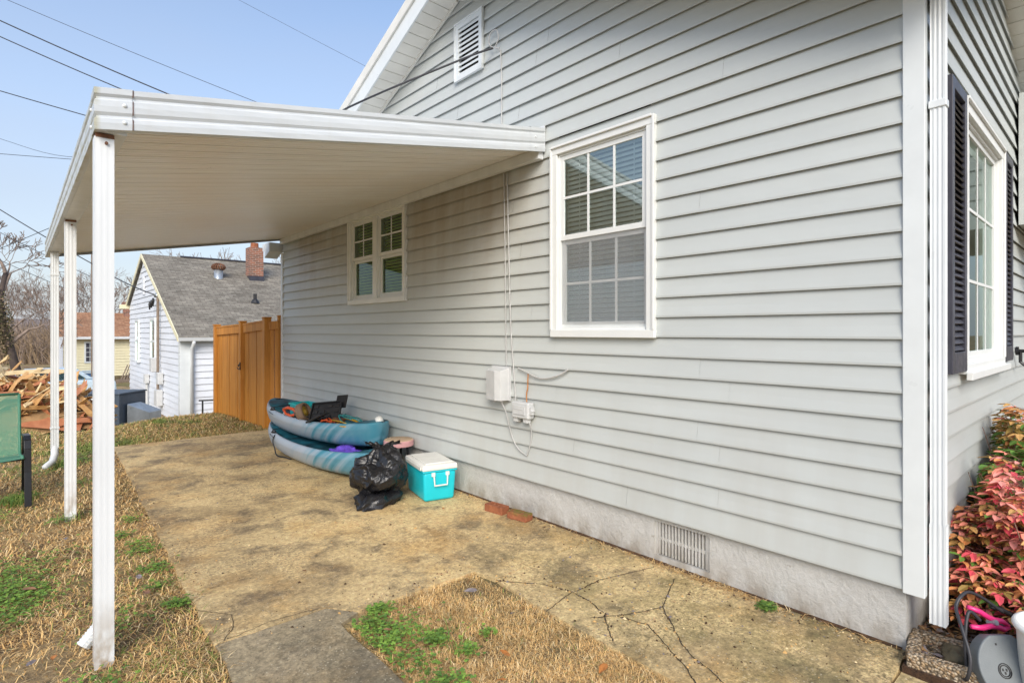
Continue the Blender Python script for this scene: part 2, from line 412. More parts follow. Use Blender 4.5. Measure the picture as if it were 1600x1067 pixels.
def kayak_mat():
    m = NM('kayak_hull', (.3,.4,.5), .38); v = m.co()
    y = m.sep(v)[1]
    w = m.noise(m.co((1.2,2.2,1.1), False, (0,0,0)), 1.4, 3)
    # moulded colour swirl: grey-blue stern running into teal bow along slanted streaks
    x = m.n('ShaderNodeCombineXYZ'); q = m.sep(v)
    m.l(m.math('ADD', m.math('MULTIPLY', q[1], 7.), m.math('MULTIPLY', q[2], 9.)), x.inputs[0])
    m.l(m.math('MULTIPLY', q[2], .6), x.inputs[1]); st = m.noise(x.outputs[0], 1., 4)
    t = m.math('ADD', m.maprange(y, 1.0, -1.1), m.math('MULTIPLY', m.math('SUBTRACT', st, .5), 1.5), True)
    c = m.ramp(t, [(.46, (.36,.42,.48)), (.72, (.29,.39,.47)), (.90, (.11,.30,.40)), (1., (.04,.23,.32))])
    c = m.mix(m.ramp(w, [(.4, 0.), (.7, .22)]), c, (.50,.55,.62))
    m.color(c); m.bump(m.noise(v, 90, 3), .06, .003); M['kayak_hull'] = m.mat
    m = NM('kayak_deck', (.03,.12,.17), .5); a = m.noise(m.co(), 5, 4)
    m.color(m.ramp(a, [(.35, (.012,.03,.045)), (.65, (.03,.22,.30))])); M['kayak_deck'] = m.mat
    m = NM('bag_plastic', (.012,.012,.014), .28); v = m.co()
    a = m.noise(v, 7, 4, .6, .8); b = m.noise(m.co((1,1,.35)), 18, 4, .6)
    m.bump(m.math('ADD', m.math('ABSOLUTE', m.math('SUBTRACT', a, .5)), m.math('MULTIPLY', m.math('ABSOLUTE', m.math('SUBTRACT', b, .5)), .7)), .25, -.04); m.rough(m.maprange(a, .3, .7, .24, .36)); M['bag_plastic'] = m.mat
kayak_mat()
def sling():
    m = NM('sling_mesh', (.10,.28,.19), .6); tr = m.n('ShaderNodeBsdfTransparent'); mx = m.n('ShaderNodeMixShader')
    mx.inputs[0].default_value = .72
    m.l(tr.outputs[0], mx.inputs[1]); m.l(m.b.outputs[0], mx.inputs[2]); m.l(mx.outputs[0], m.out.inputs['Surface']); M['sling_mesh'] = m.mat
sling()
def leafmats():
    for n, c in dict(leaf_salmon=(.74,.25,.17), leaf_red=(.62,.075,.10), leaf_pink=(.76,.30,.25), leaf_olive=(.26,.17,.04), leaf_gold=(.52,.30,.10),
                     leaf_green=(.11,.22,.035), leaf_orange=(.62,.26,.09), clover=(.17,.29,.04), clover_dark=(.09,.18,.03),
                     straw_a=(.72,.48,.20), straw_b=(.60,.36,.13), straw_c=(.80,.61,.33), straw_d=(.30,.175,.075), grass_green=(.22,.27,.055),
                     dead_leaf=(.20,.10,.05), dead_leaf_grey=(.20,.17,.17), dead_leaf_orange=(.45,.17,.04),
                     bark=(.16,.12,.095), twig=(.27,.205,.165), twig_red=(.23,.13,.09), brush=(.30,.215,.13), vine=(.10,.09,.035), bark_dark=(.07,.05,.04)).items():
        m = NM(n, c, .6 if 'leaf' in n else .8); f = m.noise(m.co(world=True), 5, 4)
        m.color(m.ramp(f, [(.3, tuple(x*.72 for x in c)), (.7, tuple(min(1, x*1.25) for x in c))]))
        M[n] = m.mat
leafmats()
# ------------------------------------------------------------------ the house
WX = 3.2; FY = .65; YB = 9.1
RSL = .418; RYP, RZP = 4.33, 4.745       # side gable: ridge position, soffit height
FXP, FZP = 5.32, 4.19                    # front gable
house = thing('house', 'grey clapboard house filling the right of the picture, with covered patio along its side', 'house', (WX, FY, 0))
LZ = [.309] + [1.513 + .1305*k for k in range(-8, 30)]

def lap(mb, mapf, u0, u1, levels, holes=(), top=None, t=.0178, seams=None, rs=rnd, wav=0.):
    """horizontal lap siding: real boards with a drip lip; holes=(ua,ub,za,zb); top(u) clips the gable"""
    for i in range(len(levels)-1):
        z0, z1 = levels[i], levels[i+1]; c = z1-z0
        us = {u0, u1}
        for h in holes:
            if h[3] > z0 and h[2] < z1: us.add(h[0]); us.add(h[1])
        a, b = u0, u1
        if top:
            # span where the wall still reaches z0
            n = 400; ok = [u0+(u1-u0)*k/n for k in range(n+1) if top(u0+(u1-u0)*k/n) > z0]
            if not ok: continue
            a, b = min(ok), max(ok)
        x = a + rs.uniform(.8, 3.5)
        sm = []
        while x < b-.3 and seams is None: sm.append(x); x += rs.uniform(2.8, 3.9)
        us = sorted({u for u in us if a < u < b} | {a, b} | set(sm) | ({a+(b-a)*k/24 for k in range(1, 24)} if wav else set()))
        for k in range(len(us)-1):
            ua, ub = us[k], us[k+1]; um = (ua+ub)/2
            off = .0013*(sum(1 for q in sm if q <= ua+1e-6) % 2)
            iv = [(z0, z1)]
            for h in holes:
                if h[0] <= um <= h[1]:
                    nv = []
                    for p, q in iv:
                        if h[3] <= p or h[2] >= q: nv.append((p, q)); continue
                        if h[2] > p: nv.append((p, h[2]))
                        if h[3] < q: nv.append((h[3], q))
                    iv = nv
            for p, q in iv:
                dp = t*(1-(p-z0)/c)+off; dq = t*(1-(q-z0)/c)+off
                if wav:
                    cols = []
                    for u_ in (ua, ub):
                        w1 = wav*mnoise.noise(Vector((u_*.9, z0*5, 2))); w2 = wav*.6*mnoise.noise(Vector((u_*.7, z0*5, 8)))
                        D = dp+(w1 if p == z0 else 0); zp = p+(w2 if p == z0 else 0); Q = max(.0004, dq+(.0 if q < z1 else .0))
                        if p == z0: cols.append([(-.004, p+.022), (D-.0025, p+.022), (D-.0025, zp), (D, zp), (D+.0006, zp+.012), ((dp+dq)/2+wav*.5*mnoise.noise(Vector((u_*1.1, z0*5, 15))), (p+q)/2), (dq, q), (dq-.004, q+.022) if q == z1 else (dq-.001, q)])
                        else: cols.append([(D, zp), (dq, q)])
                    n_ = len(cols[0])
                    mb.add([mapf(ua, z, d) for d, z in cols[0]] + [mapf(ub, z, d) for d, z in cols[1]], [(j, j+1, n_+j+1, n_+j) for j in range(n_-1)])
                    continue
                if p == z0:   # board with lip
                    prof = [(-.004, p+.022), (dp-.0025, p+.022), (dp-.0025, p), (dp, p), (dq, q), (dq-.004, q+.022) if q == z1 else (dq, q)]
                else: prof = [(dp, p), (dq, q)]
                mb.add([mapf(ua, z, d) for d, z in prof] + [mapf(ub, z, d) for d, z in prof],
                       [(j, j+1, len(prof)+j+1, len(prof)+j) for j in range(len(prof)-1)])

side = lambda u, z, d: (WX - d, u, z)
front = lambda u, z, d: (u, FY - d, z)
rake = lambda y: max(RZP - RSL*abs(y-RYP), 3.08 if y > 7 else 0) + .05
frake = lambda x: FZP - RSL*abs(x-FXP) + .05
W1 = (2.115, 3.066, 1.507, 3.0); W2 = (5.285, 6.67, 1.885, 2.985); WF = (3.95, 5.36, 1.31, 2.865)
GV = (3.95, 4.354, 3.965, 4.5)
def shrink(w, k=.05): return (w[0]+k, w[1]-k, w[2]+k, w[3]-k)

mb = MB(); lap(mb, side, FY+.03, YB-.03, LZ, [shrink(W1), shrink(W2), shrink(GV, .02)], rake, wav=.0018)
sd = mb.build('siding', M['siding'], house, fixn=False)
sd['label'] = 'pale grey side siding with brown grime under the canopy'
mb = MB(); lap(mb, front, WX+.03, 9.25, LZ, [shrink(WF)], frake, wav=.0012, seams=False)
mb.build('siding', M['siding'], house, fixn=False)
# far walls (close the volume)
mb = MB(); mb.box(WX+.03, YB-.1, 0, 9.3, YB, 2.74); mb.box(9.2, FY+.05, 0, 9.3, YB-.1, 3.2)
mb.add([(9.25, FY+.05, 3.2), (9.25, YB-.1, 2.7), (9.25, RYP, 4.7)], [(0,1,2)])
mb.build('wall', M['siding'], house)
# corner boards
mb = MB(); mb.box(WX-.024, FY-.008, .295, WX+.075, FY+.080, 3.28); mb.build('corner_board', M['white_trim'], house, bevel=.003)
mb = MB(); mb.box(WX-.024, YB-.05, .295, WX+.06, YB+.024, 2.8); mb.build('corner_board', M['white_trim'], house, bevel=.003)
# foundation with an opening for the crawl-space vent
FX = WX+.022
mb = MB(); VV = (1.75, 2.15, .045, .272)
mb.box(FX, FY+.075, -.3, FX+.2, VV[0], .32); mb.box(FX, VV[1], -.3, FX+.2, YB-.05, .32)
mb.box(FX, VV[0], -.3, FX+.2, VV[1], VV[2]); mb.box(FX, VV[0], VV[3], FX+.2, VV[1], .32)
mb.box(FX+.2, FY+.075, -.3, 9.2, FY+.275, .32)
mb.build('foundation', M['foundation'], house)
mb = MB()
mb.box(FX+.15, VV[0]-.01, VV[2]-.01, FX+.16, VV[1]+.01, VV[3]+.01, 1)  # added black backing sheet: paints in the crawl-space darkness behind the slots
for k in range(15):
    y = VV[0]+.03+(VV[1]-VV[0]-.06)*k/14
    mb.box(FX+.016, y-.0055, VV[2]+.006, FX+.045, y+.0055, VV[3]-.006)
mb.box(FX+.012, VV[0], VV[2], FX+.04, VV[0]+.022, VV[3]); mb.box(FX+.012, VV[1]-.022, VV[2], FX+.04, VV[1], VV[3])
mb.box(FX+.022, VV[0]+.022, .145, FX+.03, VV[1]-.022, .165)
mb.build('foundation_vent', [M['foundation'], M['black_plastic']], house)

# ---- windows
def window(mapf, w, units, blindmat, glassmat, cw=.062, muntin_up=(3,2), muntin_lo=(3,2), screen=True, blind=True, double=True, deep=.0):
    u0, u1, z0, z1 = w
    def bx(mb, a, b, c, d, e, f, mi=0):   # u, z, outward d
        P = [mapf(u, z, q) for q in (e, f) for u, z in ((a,c),(b,c),(b,d),(a,d))]
        mb.add(P, [(0,3,2,1),(4,5,6,7),(0,1,5,4),(1,2,6,5),(2,3,7,6),(3,0,4,7)], mi)
    cas = MB(); back = -.012
    bx(cas, u0, u0+cw, z0+.055, z1-cw, back, .038); bx(cas, u1-cw, u1, z0+.055, z1-cw, back, .038)
    bx(cas, u0-.004, u1+.004, z1-cw, z1, back, .04); bx(cas, u0-.004, u1+.004, z0, z0+.055, back, .046)
    # raised outer bead of the casing
    bx(cas, u0-.006, u0+.012, z0+.055, z1, .0381, .05); bx(cas, u1-.012, u1+.006, z0+.055, z1, .0381, .05)
    bx(cas, u0+.012, u1-.012, z1-.014, z1+.004, .0401, .056)
    n = units; gap = .10 if n > 1 else 0
    iu0, iu1 = u0+cw, u1-cw; uw = ((iu1-iu0)-gap*(n-1))/n
    for k in range(n-1):
        a = iu0+uw*(k+1)+gap*k; bx(cas, a, a+gap, z0+.055, z1-cw, back, .036)
    win = cas.build('window', M['white_vinyl'], house, bevel=.003)
    for k in range(n):
        a = iu0+(uw+gap)*k; b = a+uw; zb, zt = z0+.055, z1-cw
        fr = MB(); j = .016
        bx(fr, a+.0007, a+j, zb+.0007, zt-.0007, -.09, .016); bx(fr, b-j, b-.0007, zb+.0007, zt-.0007, -.09, .016); bx(fr, a+j, b-j, zt-j, zt, -.09, .016); bx(fr, a+j, b-j, zb, zb+.022, -.09, .02)
        fr.build('frame', M['white_vinyl'], win, bevel=.002)
        a2, b2, lo, hi = a+j+.0007, b-j-.0007, zb+.0227, zt-j-.0007
        if double:
            mid = lo+(hi-lo)*.515
            parts = [('sash', lo, mid-.012, -.036, -.012, muntin_lo), ('sash', mid-.012, hi, -.012+.0005, .009, muntin_up)]
        else: parts = [('sash', lo, hi, -.03, 0, muntin_up)]
        for nm, p, q, d0, d1, mt in parts:
            sa = MB(); r = .034
            bx(sa, a2, a2+r, p, q, d0, d1); bx(sa, b2-r, b2, p, q, d0, d1); bx(sa, a2+r, b2-r, p, p+r+.006, d0, d1); bx(sa, a2+r, b2-r, q-r, q, d0, d1)
            so = sa.build('sash', M['white_vinyl'], win, bevel=.002)
            gz = (d0+d1)/2
            g = MB(); g.add([mapf(u, z, gz) for u, z in ((a2+r-.002, p+r), (b2-r+.002, p+r), (b2-r+.002, q-r+.002), (a2+r-.002, q-r+.002))], [(3,2,1,0) if mapf is side else (0,1,2,3)])
            g.build('pane', M[glassmat], win, fixn=False)
            if mt:
                mu = MB(); cx, cz = mt
                for i in range(1, cx): 
                    u = a2+r+(b2-a2-2*r)*i/cx; bx(mu, u-.009, u+.009, p+r, q-r, gz+.001, gz+.006)
                for i in range(1, cz):
                    z = p+r+(q-p-2*r)*i/cz; bx(mu, a2+r, b2-r, z-.009, z+.009, gz+.0012, gz+.0065)
                mu.build('muntin', M['white_vinyl'], win)
        if screen and double:
            sc = MB(); sc.add([mapf(u, z, .004) for u, z in ((a2+.012, lo+.02), (b2-.012, lo+.02), (b2-.012, mid-.014), (a2+.012, mid-.014))], [(0,1,2,3)])
            sc.build('insect_screen', M['insect_screen'], win, fixn=False)
        if blind:
            bl = MB(); z = lo; 
            while z < hi:
                P = [mapf(u, z+dz, d) for u in (a2+.01, b2-.01) for dz, d in ((0, -.052), (.018, -.058), (.029, -.068))]
                bl.add(P, [(0,1,4,3), (1,2,5,4)]); z += .036
            for fu in (.18, .82):
                u = a2+(b2-a2)*fu; bx(bl, u-.004, u+.004, lo, hi, -.052, -.051)
            bl.build('blind', M[blindmat], win, fixn=False)
        rm = MB()
        e = [(a, zb), (b, zb), (b, zt), (a, zt)]
        A = [mapf(u, z, -.0905) for u, z in e]; B = [mapf(u+(.3 if u == b else -.3), z+(.3 if z == zt else -.3), -.9) for u, z in e]
        rm.add(A+B, [(0,1,5,4), (1,2,6,5), (2,3,7,6), (3,0,4,7), (4,5,6,7)])
        rm.build('room_interior', M['room_wall' if double and n == 1 else 'room_dark'], win, fixn=False)
    return win
w = window(side, W1, 1, 'blind', 'glass'); w['label'] = 'tall double-hung window with white blind and grids'
w = window(side, W2, 2, 'blind_green', 'glass_dark', muntin_up=(2,2), muntin_lo=None, screen=False); w['label'] = 'small paired window with dark panes under the canopy'
w = window(front, WF, 1, 'blind', 'glass_front', cw=.07, muntin_up=(4,3), double=False, blind=False); w['label'] = 'wide front window between dark shutters'
# sill nose of the front window
mb = MB(); mb.box(WF[0]-.03, FY-.075, WF[2]-.03, WF[1]+.03, FY-.0465, WF[2]+.012); mb.build('window_sill', M['white_vinyl'], house, bevel=.003)
# a light curtain hung inside the front window
mb = MB()
pts = [(WF[0]+.7+.016*k, FY+.16+.02*math.sin(k*1.7)) for k in range(38)]
for (xa, ya), (xb, yb) in zip(pts, pts[1:]): mb.quad((xa, ya, 1.4), (xb, yb, 1.4), (xb, yb, 2.76), (xa, ya, 2.76))
mb.build('curtain', M['blind'], house, fixn=False)

# ---- shutters
def shutter(x0, x1):
    z0, z1 = 1.33, 2.868; d0, d1 = FY-.047, FY-.018; mb = MB(); r = .05
    mb.box(x0, d0, z0, x0+r, d1, z1); mb.box(x1-r, d0, z0, x1, d1, z1)
    mb.box(x0+r, d0, z0, x1-r, d1, z0+.11); mb.box(x0+r, d0, z1-.06, x1-r, d1, z1)
    s = mb.build('shutter', M['shutter'], house, bevel=.003)
    lv = MB(); z = z0+.115
    while z < z1-.075:
        lv.obox(((x0+x1)/2, FY-.030, z+.018), ((x1-x0)/2-r, 0, 0), (0, .011, .014), (0, -.0028, .0022)); z += .0355
    lv.box(x0+r, FY-.0205, z0+.11, x1-r, FY-.0185, z1-.06)
    lv.build('louver_panel', M['shutter'], s)
shutter(3.565, 3.945); shutter(5.40, 5.76)

# ---- gable vent
mb = MB(); y0, y1, z0, z1 = GV
mb.box(WX-.035, y0, z0, WX+.01, y0+.045, z1); mb.box(WX-.035, y1-.045, z0, WX+.01, y1, z1)
mb.box(WX-.035, y0+.045, z0, WX+.01, y1-.045, z0+.045); mb.box(WX-.035, y0+.045, z1-.045, WX+.01, y1-.045, z1)
mb.box(WX-.045, y0-.012, z0-.012, WX-.02, y0, z1+.012); mb.box(WX-.045, y1, z0-.012, WX-.02, y1+.012, z1+.012)
mb.box(WX-.045, y0, z1, WX-.02, y1, z1+.012); mb.box(WX-.045, y0, z0-.012, WX-.02, y1, z0)
gv = mb.build('gable_vent', M['white_trim'], house)
mb = MB(); n = 10
for k in range(n):
    z = z0+.065+(z1-z0-.12)*k/(n-1)
    mb.obox((WX-.008, (y0+y1)/2, z), (.018, 0, .016), (0, (y1-y0)/2-.045, 0), (.003, 0, -.003)); mb.box(WX-.029, y0+.045, z-.026, WX-.024, y1-.045, z-.006)
mb.box(WX+.06, y0+.02, z0+.02, WX+.07, y1-.02, z1-.02, 1)
mb.build('vent_louver', [M['white_trim'], M['room_dark']], gv)

# ---- roof, soffits, rake boards
TH = .26
def slab(mb, poly, zf, th=TH):
    top = [(x, y, zf(x, y)+th) for x, y in poly]; bot = [(x, y, zf(x, y)+.012) for x, y in poly]; n = len(poly)
    mb.add(bot+top, [tuple(reversed(range(n))), tuple(range(n, 2*n))] + [(i, (i+1) % n, n+(i+1) % n, n+i) for i in range(n)])
OX = WX-.3
zs = lambda x, y: RZP - RSL*abs(y-RYP)
zw = lambda x, y: FZP - RSL*abs(x-FXP)
mb = MB()
slab(mb, [(OX+.02, RYP), (9.58, RYP), (9.58, 8.36), (OX+.02, 8.36)], zs)
mb.box(WX-.03, 8.365, 3.10, 9.58, 9.34, 3.22)
slab(mb, [(OX+.02, RYP), (OX+.02, .57), (5.32, 3.0), (7.75, .57), (9.58, .57), (9.58, RYP)], zs)
slab(mb, [(OX+.02, .37), (5.32, .37), (5.32, 3.0), (OX+.02, .57)], zw)
slab(mb, [(5.32, .37), (8.0, .37), (7.75, .57), (5.32, 3.0)], zw)
rf = mb.build('roof', M['shingle_grey'], house)
def soffit_run(mb, P, ext, n):
    """planks of a soffit along a rake; P(s) gives inner-edge point, ext vector to the outer edge"""
    for i in range(n):
        a, b = i/n, (i+1)/n; g = .06/n
        p, q = Vector(P(a)), Vector(P(b-g)); r = Vector(P(b)); e = Vector(ext); u = Vector((0,0,.010))
        mb.quad(p, q, q+e, p+e); mb.quad(q, q+u, q+u+e, q+e); mb.quad(q+u, r+u, r+u+e, q+u+e); mb.quad(r+u, r, r+e, r+u+e)
mb = MB()
soffit_run(mb, lambda s: (WX, RYP+s*(8.36-RYP), zs(0, RYP+s*(8.36-RYP))), (-.285, 0, 0), 33)
soffit_run(mb, lambda s: (WX, RYP-s*(RYP-.6), zs(0, RYP-s*(RYP-.6))), (-.285, 0, 0), 28)
soffit_run(mb, lambda s: (FXP+s*2.6, FY, zw(FXP+s*2.6, 0)), (0, -.265, 0), 20)
soffit_run(mb, lambda s: (FXP-s*2.4, FY, zw(FXP-s*2.4, 0)), (0, -.265, 0), 19)
# frieze channel at the wall
mb.beam((WX-.03, RYP, zs(0, RYP)-.012), (WX-.03, 8.35, zs(0, 8.35)-.012), .02, .022)
mb.build('soffit', M['soffit'], house, fixn=False)
mb = MB()
def raked(mb, x, ya, yb, z0, z1, t):
    mb.prism([(x, ya, zs(0, ya)+z0), (x, yb, zs(0, yb)+z0), (x, yb, zs(0, yb)+z1), (x, ya, zs(0, ya)+z1)], (t, 0, 0))
raked(mb, OX, RYP, 8.38, -.012, .17, .018); raked(mb, OX, .5, RYP, -.012, .17, .018)
mb.box(3.0, 9.13, 2.83, 9.5, 9.33, 2.97); mb.prism([(3.0, 9.128, 2.83), (3.0, 9.36, 2.74), (3.0, 9.36, 2.83)], (.2, 0, 0))
mb.prism([(FXP, .352, FZP-.012), (8.0, .352, zw(8.0,0)-.012), (8.0, .352, zw(8.0,0)+.17), (FXP, .352, FZP+.17)], (0, .017, 0))
mb.prism([(OX, .352, zw(OX,0)-.012), (FXP, .352, FZP-.012), (FXP, .352, FZP+.17), (OX, .352, zw(OX,0)+.17)], (0, .017, 0))
mb.build('rake_board', M['white_trim'], house)
mb = MB()
raked(mb, OX-.022, RYP, 8.40, .172, .285, .06); raked(mb, OX-.022, .45, RYP, .172, .285, .06)
mb.build('roof_edge', M['soffit'], house)
# gutter stub on the rear eave
mb = MB(); zg = 2.82
mb.prism([(3.0, 9.365, zg+.02), (3.0, 9.45, zg+.04), (3.0, 9.47, zg+.15), (3.0, 9.365, zg+.15)], (6.5, 0, 0))
mb.build('gutter', M['gutter_white'], house)

# ---- porch gable of the next wing and hose hook
lz2 = [2.57+.1305*k for k in range(8)]
mb = MB(); pf = lambda u, z, d: (6.27-d, u, z)
lap(mb, pf, -1.0, FY-.03, lz2, t=.012)
mb.box(6.275, -1.0, 2.5, 8.4, FY-.03, 3.55); mb.box(6.24, FY-.09, 2.5, 6.275, FY-.03, 3.5); mb.box(6.235, -1.0, 2.44, 8.4, FY-.03, 2.565)
mb.build('porch_gable', M['siding'], house)
mb = MB(); mb.tube([(6.15, FY-.02, 1.39), (6.15, FY-.13, 1.39), (6.15, FY-.17, 1.40)], .014, 8); mb.tube([(6.15, FY-.05, 1.39), (6.15, FY-.05, 1.30), (6.15, FY-.08, 1.27)], .012, 8)
mb.disc((6.15, FY-.02, 1.39), (0, -1, 0), .035, .02)
tag(mb.build('hose_tap', M['black_metal']), 'small black tap sticking out of the front siding beyond the right shutter', 'tap')

# ---- corner downspout (ribbed aluminium)
def ribbed(cx, cy, w, d, k=.004):
    """closed outline of a ribbed rectangular pipe"""
    P = []
    def sidep(ax, ay, bx, by, nx, ny):
        n = 13
        for i in range(n):
            t = i/n; q = k if (i % 4) in (1, 2) and 0 < i < n-1 else 0
            P.append((ax+(bx-ax)*t-nx*q, ay+(by-ay)*t-ny*q))
    x0, x1, y0, y1 = cx-w/2, cx+w/2, cy-d/2, cy+d/2
    sidep(x0, y0, x1, y0, 0, -1); sidep(x1, y0, x1, y1, 1, 0); sidep(x1, y1, x0, y1, 0, 1); sidep(x0, y1, x0, y0, -1, 0)
    return P
def pipe(mb, cx, cy, w, d, z0, z1, k=.004):
    P = ribbed(cx, cy, w, d, k); mb.sweep([(x, y, 0) for x, y in P], (0,0,z0), (0,0,z1), closed=True)
ds = thing('downspout', 'white ribbed downspout running down the house corner beside the red bush', 'downspout', (3.245, .578, .17))
mb = MB(); pipe(mb, 3.238, .601, .046, .058, .62, 3.16, .003); mb.build('pipe', M['gutter_white'], ds)
mb = MB(); pipe(mb, 3.238, .600, .052, .064, .175, .645, .003); mb.build('lower_pipe', M['gutter_white'], ds)
mb = MB(); mb.box(3.209, .567, 2.60, 3.267, .636, 2.635); mb.build('strap', M['gutter_white'], ds, bevel=.003)
mb = MB(); mb.tube([(3.238, .601, 3.14), (3.17, .54, 3.22), (2.97, .45, 3.3)], .035, 8); mb.build('elbow', M['gutter_white'], ds)

# ------------------------------------------------------------------ patio canopy
CX0, CX1, CY0, CY1 = .27, 3.178, 3.15, 9.05
zb = lambda x: 2.475+(x-.27)*(.53/2.93)
can = thing('patio_canopy', 'white aluminium patio canopy sloping out from the house on two slim posts', 'canopy', (.3, 3.2, 0))
PR = [(-.04,.004),(-.02,0),(0,0),(.003,.028),(.001,.048),(-.006,.056),(-.007,.064),(.001,.078),(.003,.105),(.001,.132),(-.006,.141),(-.007,.150),(.002,.162),(.003,.186),(-.01,.19),(-.06,.19)]
def fascia(prs, x0, x1, ysign, y, mb, miter=True):
    a = [(x0-(d if miter else 0), y+ysign*d, zb(x0)+z) for d, z in prs]; b = [(x1, y+ysign*d, zb(x1)+z) for d, z in prs]; n = len(prs)
    mb.add(a+b, [(i, i+1, n+i+1, n+i) for i in range(n-1)])
mb = MB(); fascia(PR, CX0, CX1, -1, CY0, mb); mb.build('front_fascia', M['fascia'], can)
mb = MB(); fascia(PR, CX0, CX1, 1, CY1, mb); mb.build('back_fascia', M['fascia'], can)
mb = MB(); z0 = zb(CX0)
mb.add([(CX0-d, CY0-d, z0+z) for d, z in PR]+[(CX0-d, CY1+d, z0+z) for d, z in PR], [(i, i+1, len(PR)+i+1, len(PR)+i) for i in range(len(PR)-1)]); mb.build('outer_fascia', M['fascia'], can)
# corner cover and splice cover with rivets
def cover(x0, x1, side_too, nm):
    mb = MB(); Q = [(d+.0035, z + (-.002 if z < .01 else (.003 if z > .18 else 0))) for d, z in PR[1:]]
    fascia(Q, x0, x1, -1, CY0, mb, side_too)
    if side_too: mb.add([(CX0-d, CY0-d, z0+z) for d, z in Q]+[(CX0-d, CY0+.13, z0+z) for d, z in Q], [(i, i+1, len(Q)+i+1, len(Q)+i) for i in range(len(Q)-1)])
    ob = mb.build(nm, M['fascia'], can)
    for dx, zz in ((x1-.03 if side_too else (x0+x1)/2-.03, .112), (x1-.03 if side_too else (x0+x1)/2-.03, .032)):
        r = MB(); r.lathe([(.0, .006), (.007, .005), (.010, 0)], 10)
        m = Matrix.Translation((dx, CY0-.007, zb(dx)+zz)) @ Matrix.Rotation(R(90), 4, 'X')
        r.v = [tuple(m @ Vector(v)) for v in r.v]; r.build('rivet', M['white_trim'], can, smooth=True)
    if side_too:
        for zz in (.112, .032):
            r = MB(); r.lathe([(.0, .006), (.007, .005), (.010, 0)], 10)
            m = Matrix.Translation((CX0-.007, CY0+.1, z0+zz)) @ Matrix.Rotation(R(-90), 4, 'Y')
            r.v = [tuple(m @ Vector(v)) for v in r.v]; r.build('rivet', M['white_trim'], can, smooth=True)
cover(CX0, CX0+.14, True, 'corner_cover'); cover(CX1-.16, CX1, False, 'end_cover')
# thin rusty line at the splice
mb = MB()
for zz0, zz1 in ((.0, .05), (.07, .135), (.155, .188)):
    mb.box(CX0+.141, CY0-.0062, zb(CX0+.14)+zz0, CX0+.144, CY0-.0005, zb(CX0+.14)+zz1)
mb.build('rust_stain', M['rust'], can)
# ribbed underside panels
mb = MB(); y = CY0+.03; prof = []
while y < CY1-.04:
    for dy, dz in ((0, 0), (.042, 0), (.045, .006), (.049, .006), (.053, 0), (.095, 0), (.098, .006), (.102, .006), (.106, 0), (.138, 0), (.141, .018), (.150, .018)):
        prof.append((y+dy, dz))
    y += .152
n = len(prof)
def pz(x): return zb(x)+.03
xs = [CX0+.02, CX1]
mb.add([(x, p, pz(x)+d) for x in xs for p, d in prof], [(i, i+1, n+i+1, n+i) for i in range(n-1)])
mb.build('underside_panel', M['canopy_under'], can, fixn=False)
# top sheet, gutter underside, wall ledger
mb = MB(); a, b = CX0+.01, CX1
mb.add([(a, CY0+.01, zb(a)+.11), (b, CY0+.01, zb(b)+.11), (b, CY1-.01, zb(b)+.11), (a, CY1-.01, zb(a)+.11),
        (a, CY0+.01, zb(a)+.12), (b, CY0+.01, zb(b)+.12), (b, CY1-.01, zb(b)+.12), (a, CY1-.01, zb(a)+.12)],
       [(0,3,2,1),(4,5,6,7),(0,1,5,4),(1,2,6,5),(2,3,7,6),(3,0,4,7)])
mb.build('roof_sheet', M['alu_white'], can)
mb = MB(); mb.box(CX0+.004, CY0+.035, z0+.002, CX0+.125, CY1-.035, z0+.026); mb.build('gutter_bottom', M['alu_white'], can, bevel=.003)
mb = MB(); mb.box(CX1-.05, CY0+.02, zb(CX1)-.062, CX1+.003, CY1-.01, zb(CX1)+.02); mb.build('ledger', M['alu_white'], can, bevel=.004)
mb = MB(); mb.box(CX1-.006, CY0+.0, zb(CX1)+.0, CX1+.004, CY1, zb(CX1)+.21); mb.build('flashing', M['alu_white'], can)
def post(x0, y0, k, nm='post'):
    mb = MB(); pipe(mb, x0+.038, y0+.038, .076, .076, -.03, zb(x0)-.018, k)
    p = mb.build(nm, M['alu_white'], can)
    mb = MB(); mb.box(x0+.004, y0-.004, zb(x0)-.02, x0+.076, y0+.07, zb(x0)-.002); mb.tube([(x0+.045, y0-.012, zb(x0)-.045), (x0+.045, y0+.01, zb(x0)-.045)], .007, 8)
    mb.build('bracket', M['rust'], p)
post(.270, 3.2, .0004); post(.30, 5.87, .0013)
# downspouts of the canopy
d2 = thing('downspout', 'white downspout with curved foot at the far corner of the patio canopy', 'downspout', (.34, 8.3, 0))
mb = MB(); pipe(mb, .335, 8.35, .075, .06, .2, z0, .002); mb.build('pipe', M['gutter_white'], d2)
mb = MB(); mb.tube([(.335, 8.35, .22), (.335, 8.33, .12), (.31, 8.25, .055), (.24, 8.12, .03)], [.036, .038, .036, .03], 8); mb.build('elbow', M['gutter_white'], d2, smooth=True)
for z in (.42, 2.2):
    mb = MB(); mb.box(.292, 8.315, z, .378, 8.385, z+.018); mb.build('strap', M['gutter_white'], d2)
mb = MB(); P = [(.31, 3.40, .10), (.285, 3.40, .075), (.26, 3.39, .048), (.24, 3.38, .028)]
mb.tube([Vector(P[0])+(Vector(P[-1])-Vector(P[0]))*k/14 for k in range(15)], [.035 if k % 2 else .030 for k in range(15)], 10)
tag(mb.build('drain_elbow', M['gutter_white']), 'short corrugated white drain elbow poking out behind the nearest post foot', 'drain elbow')
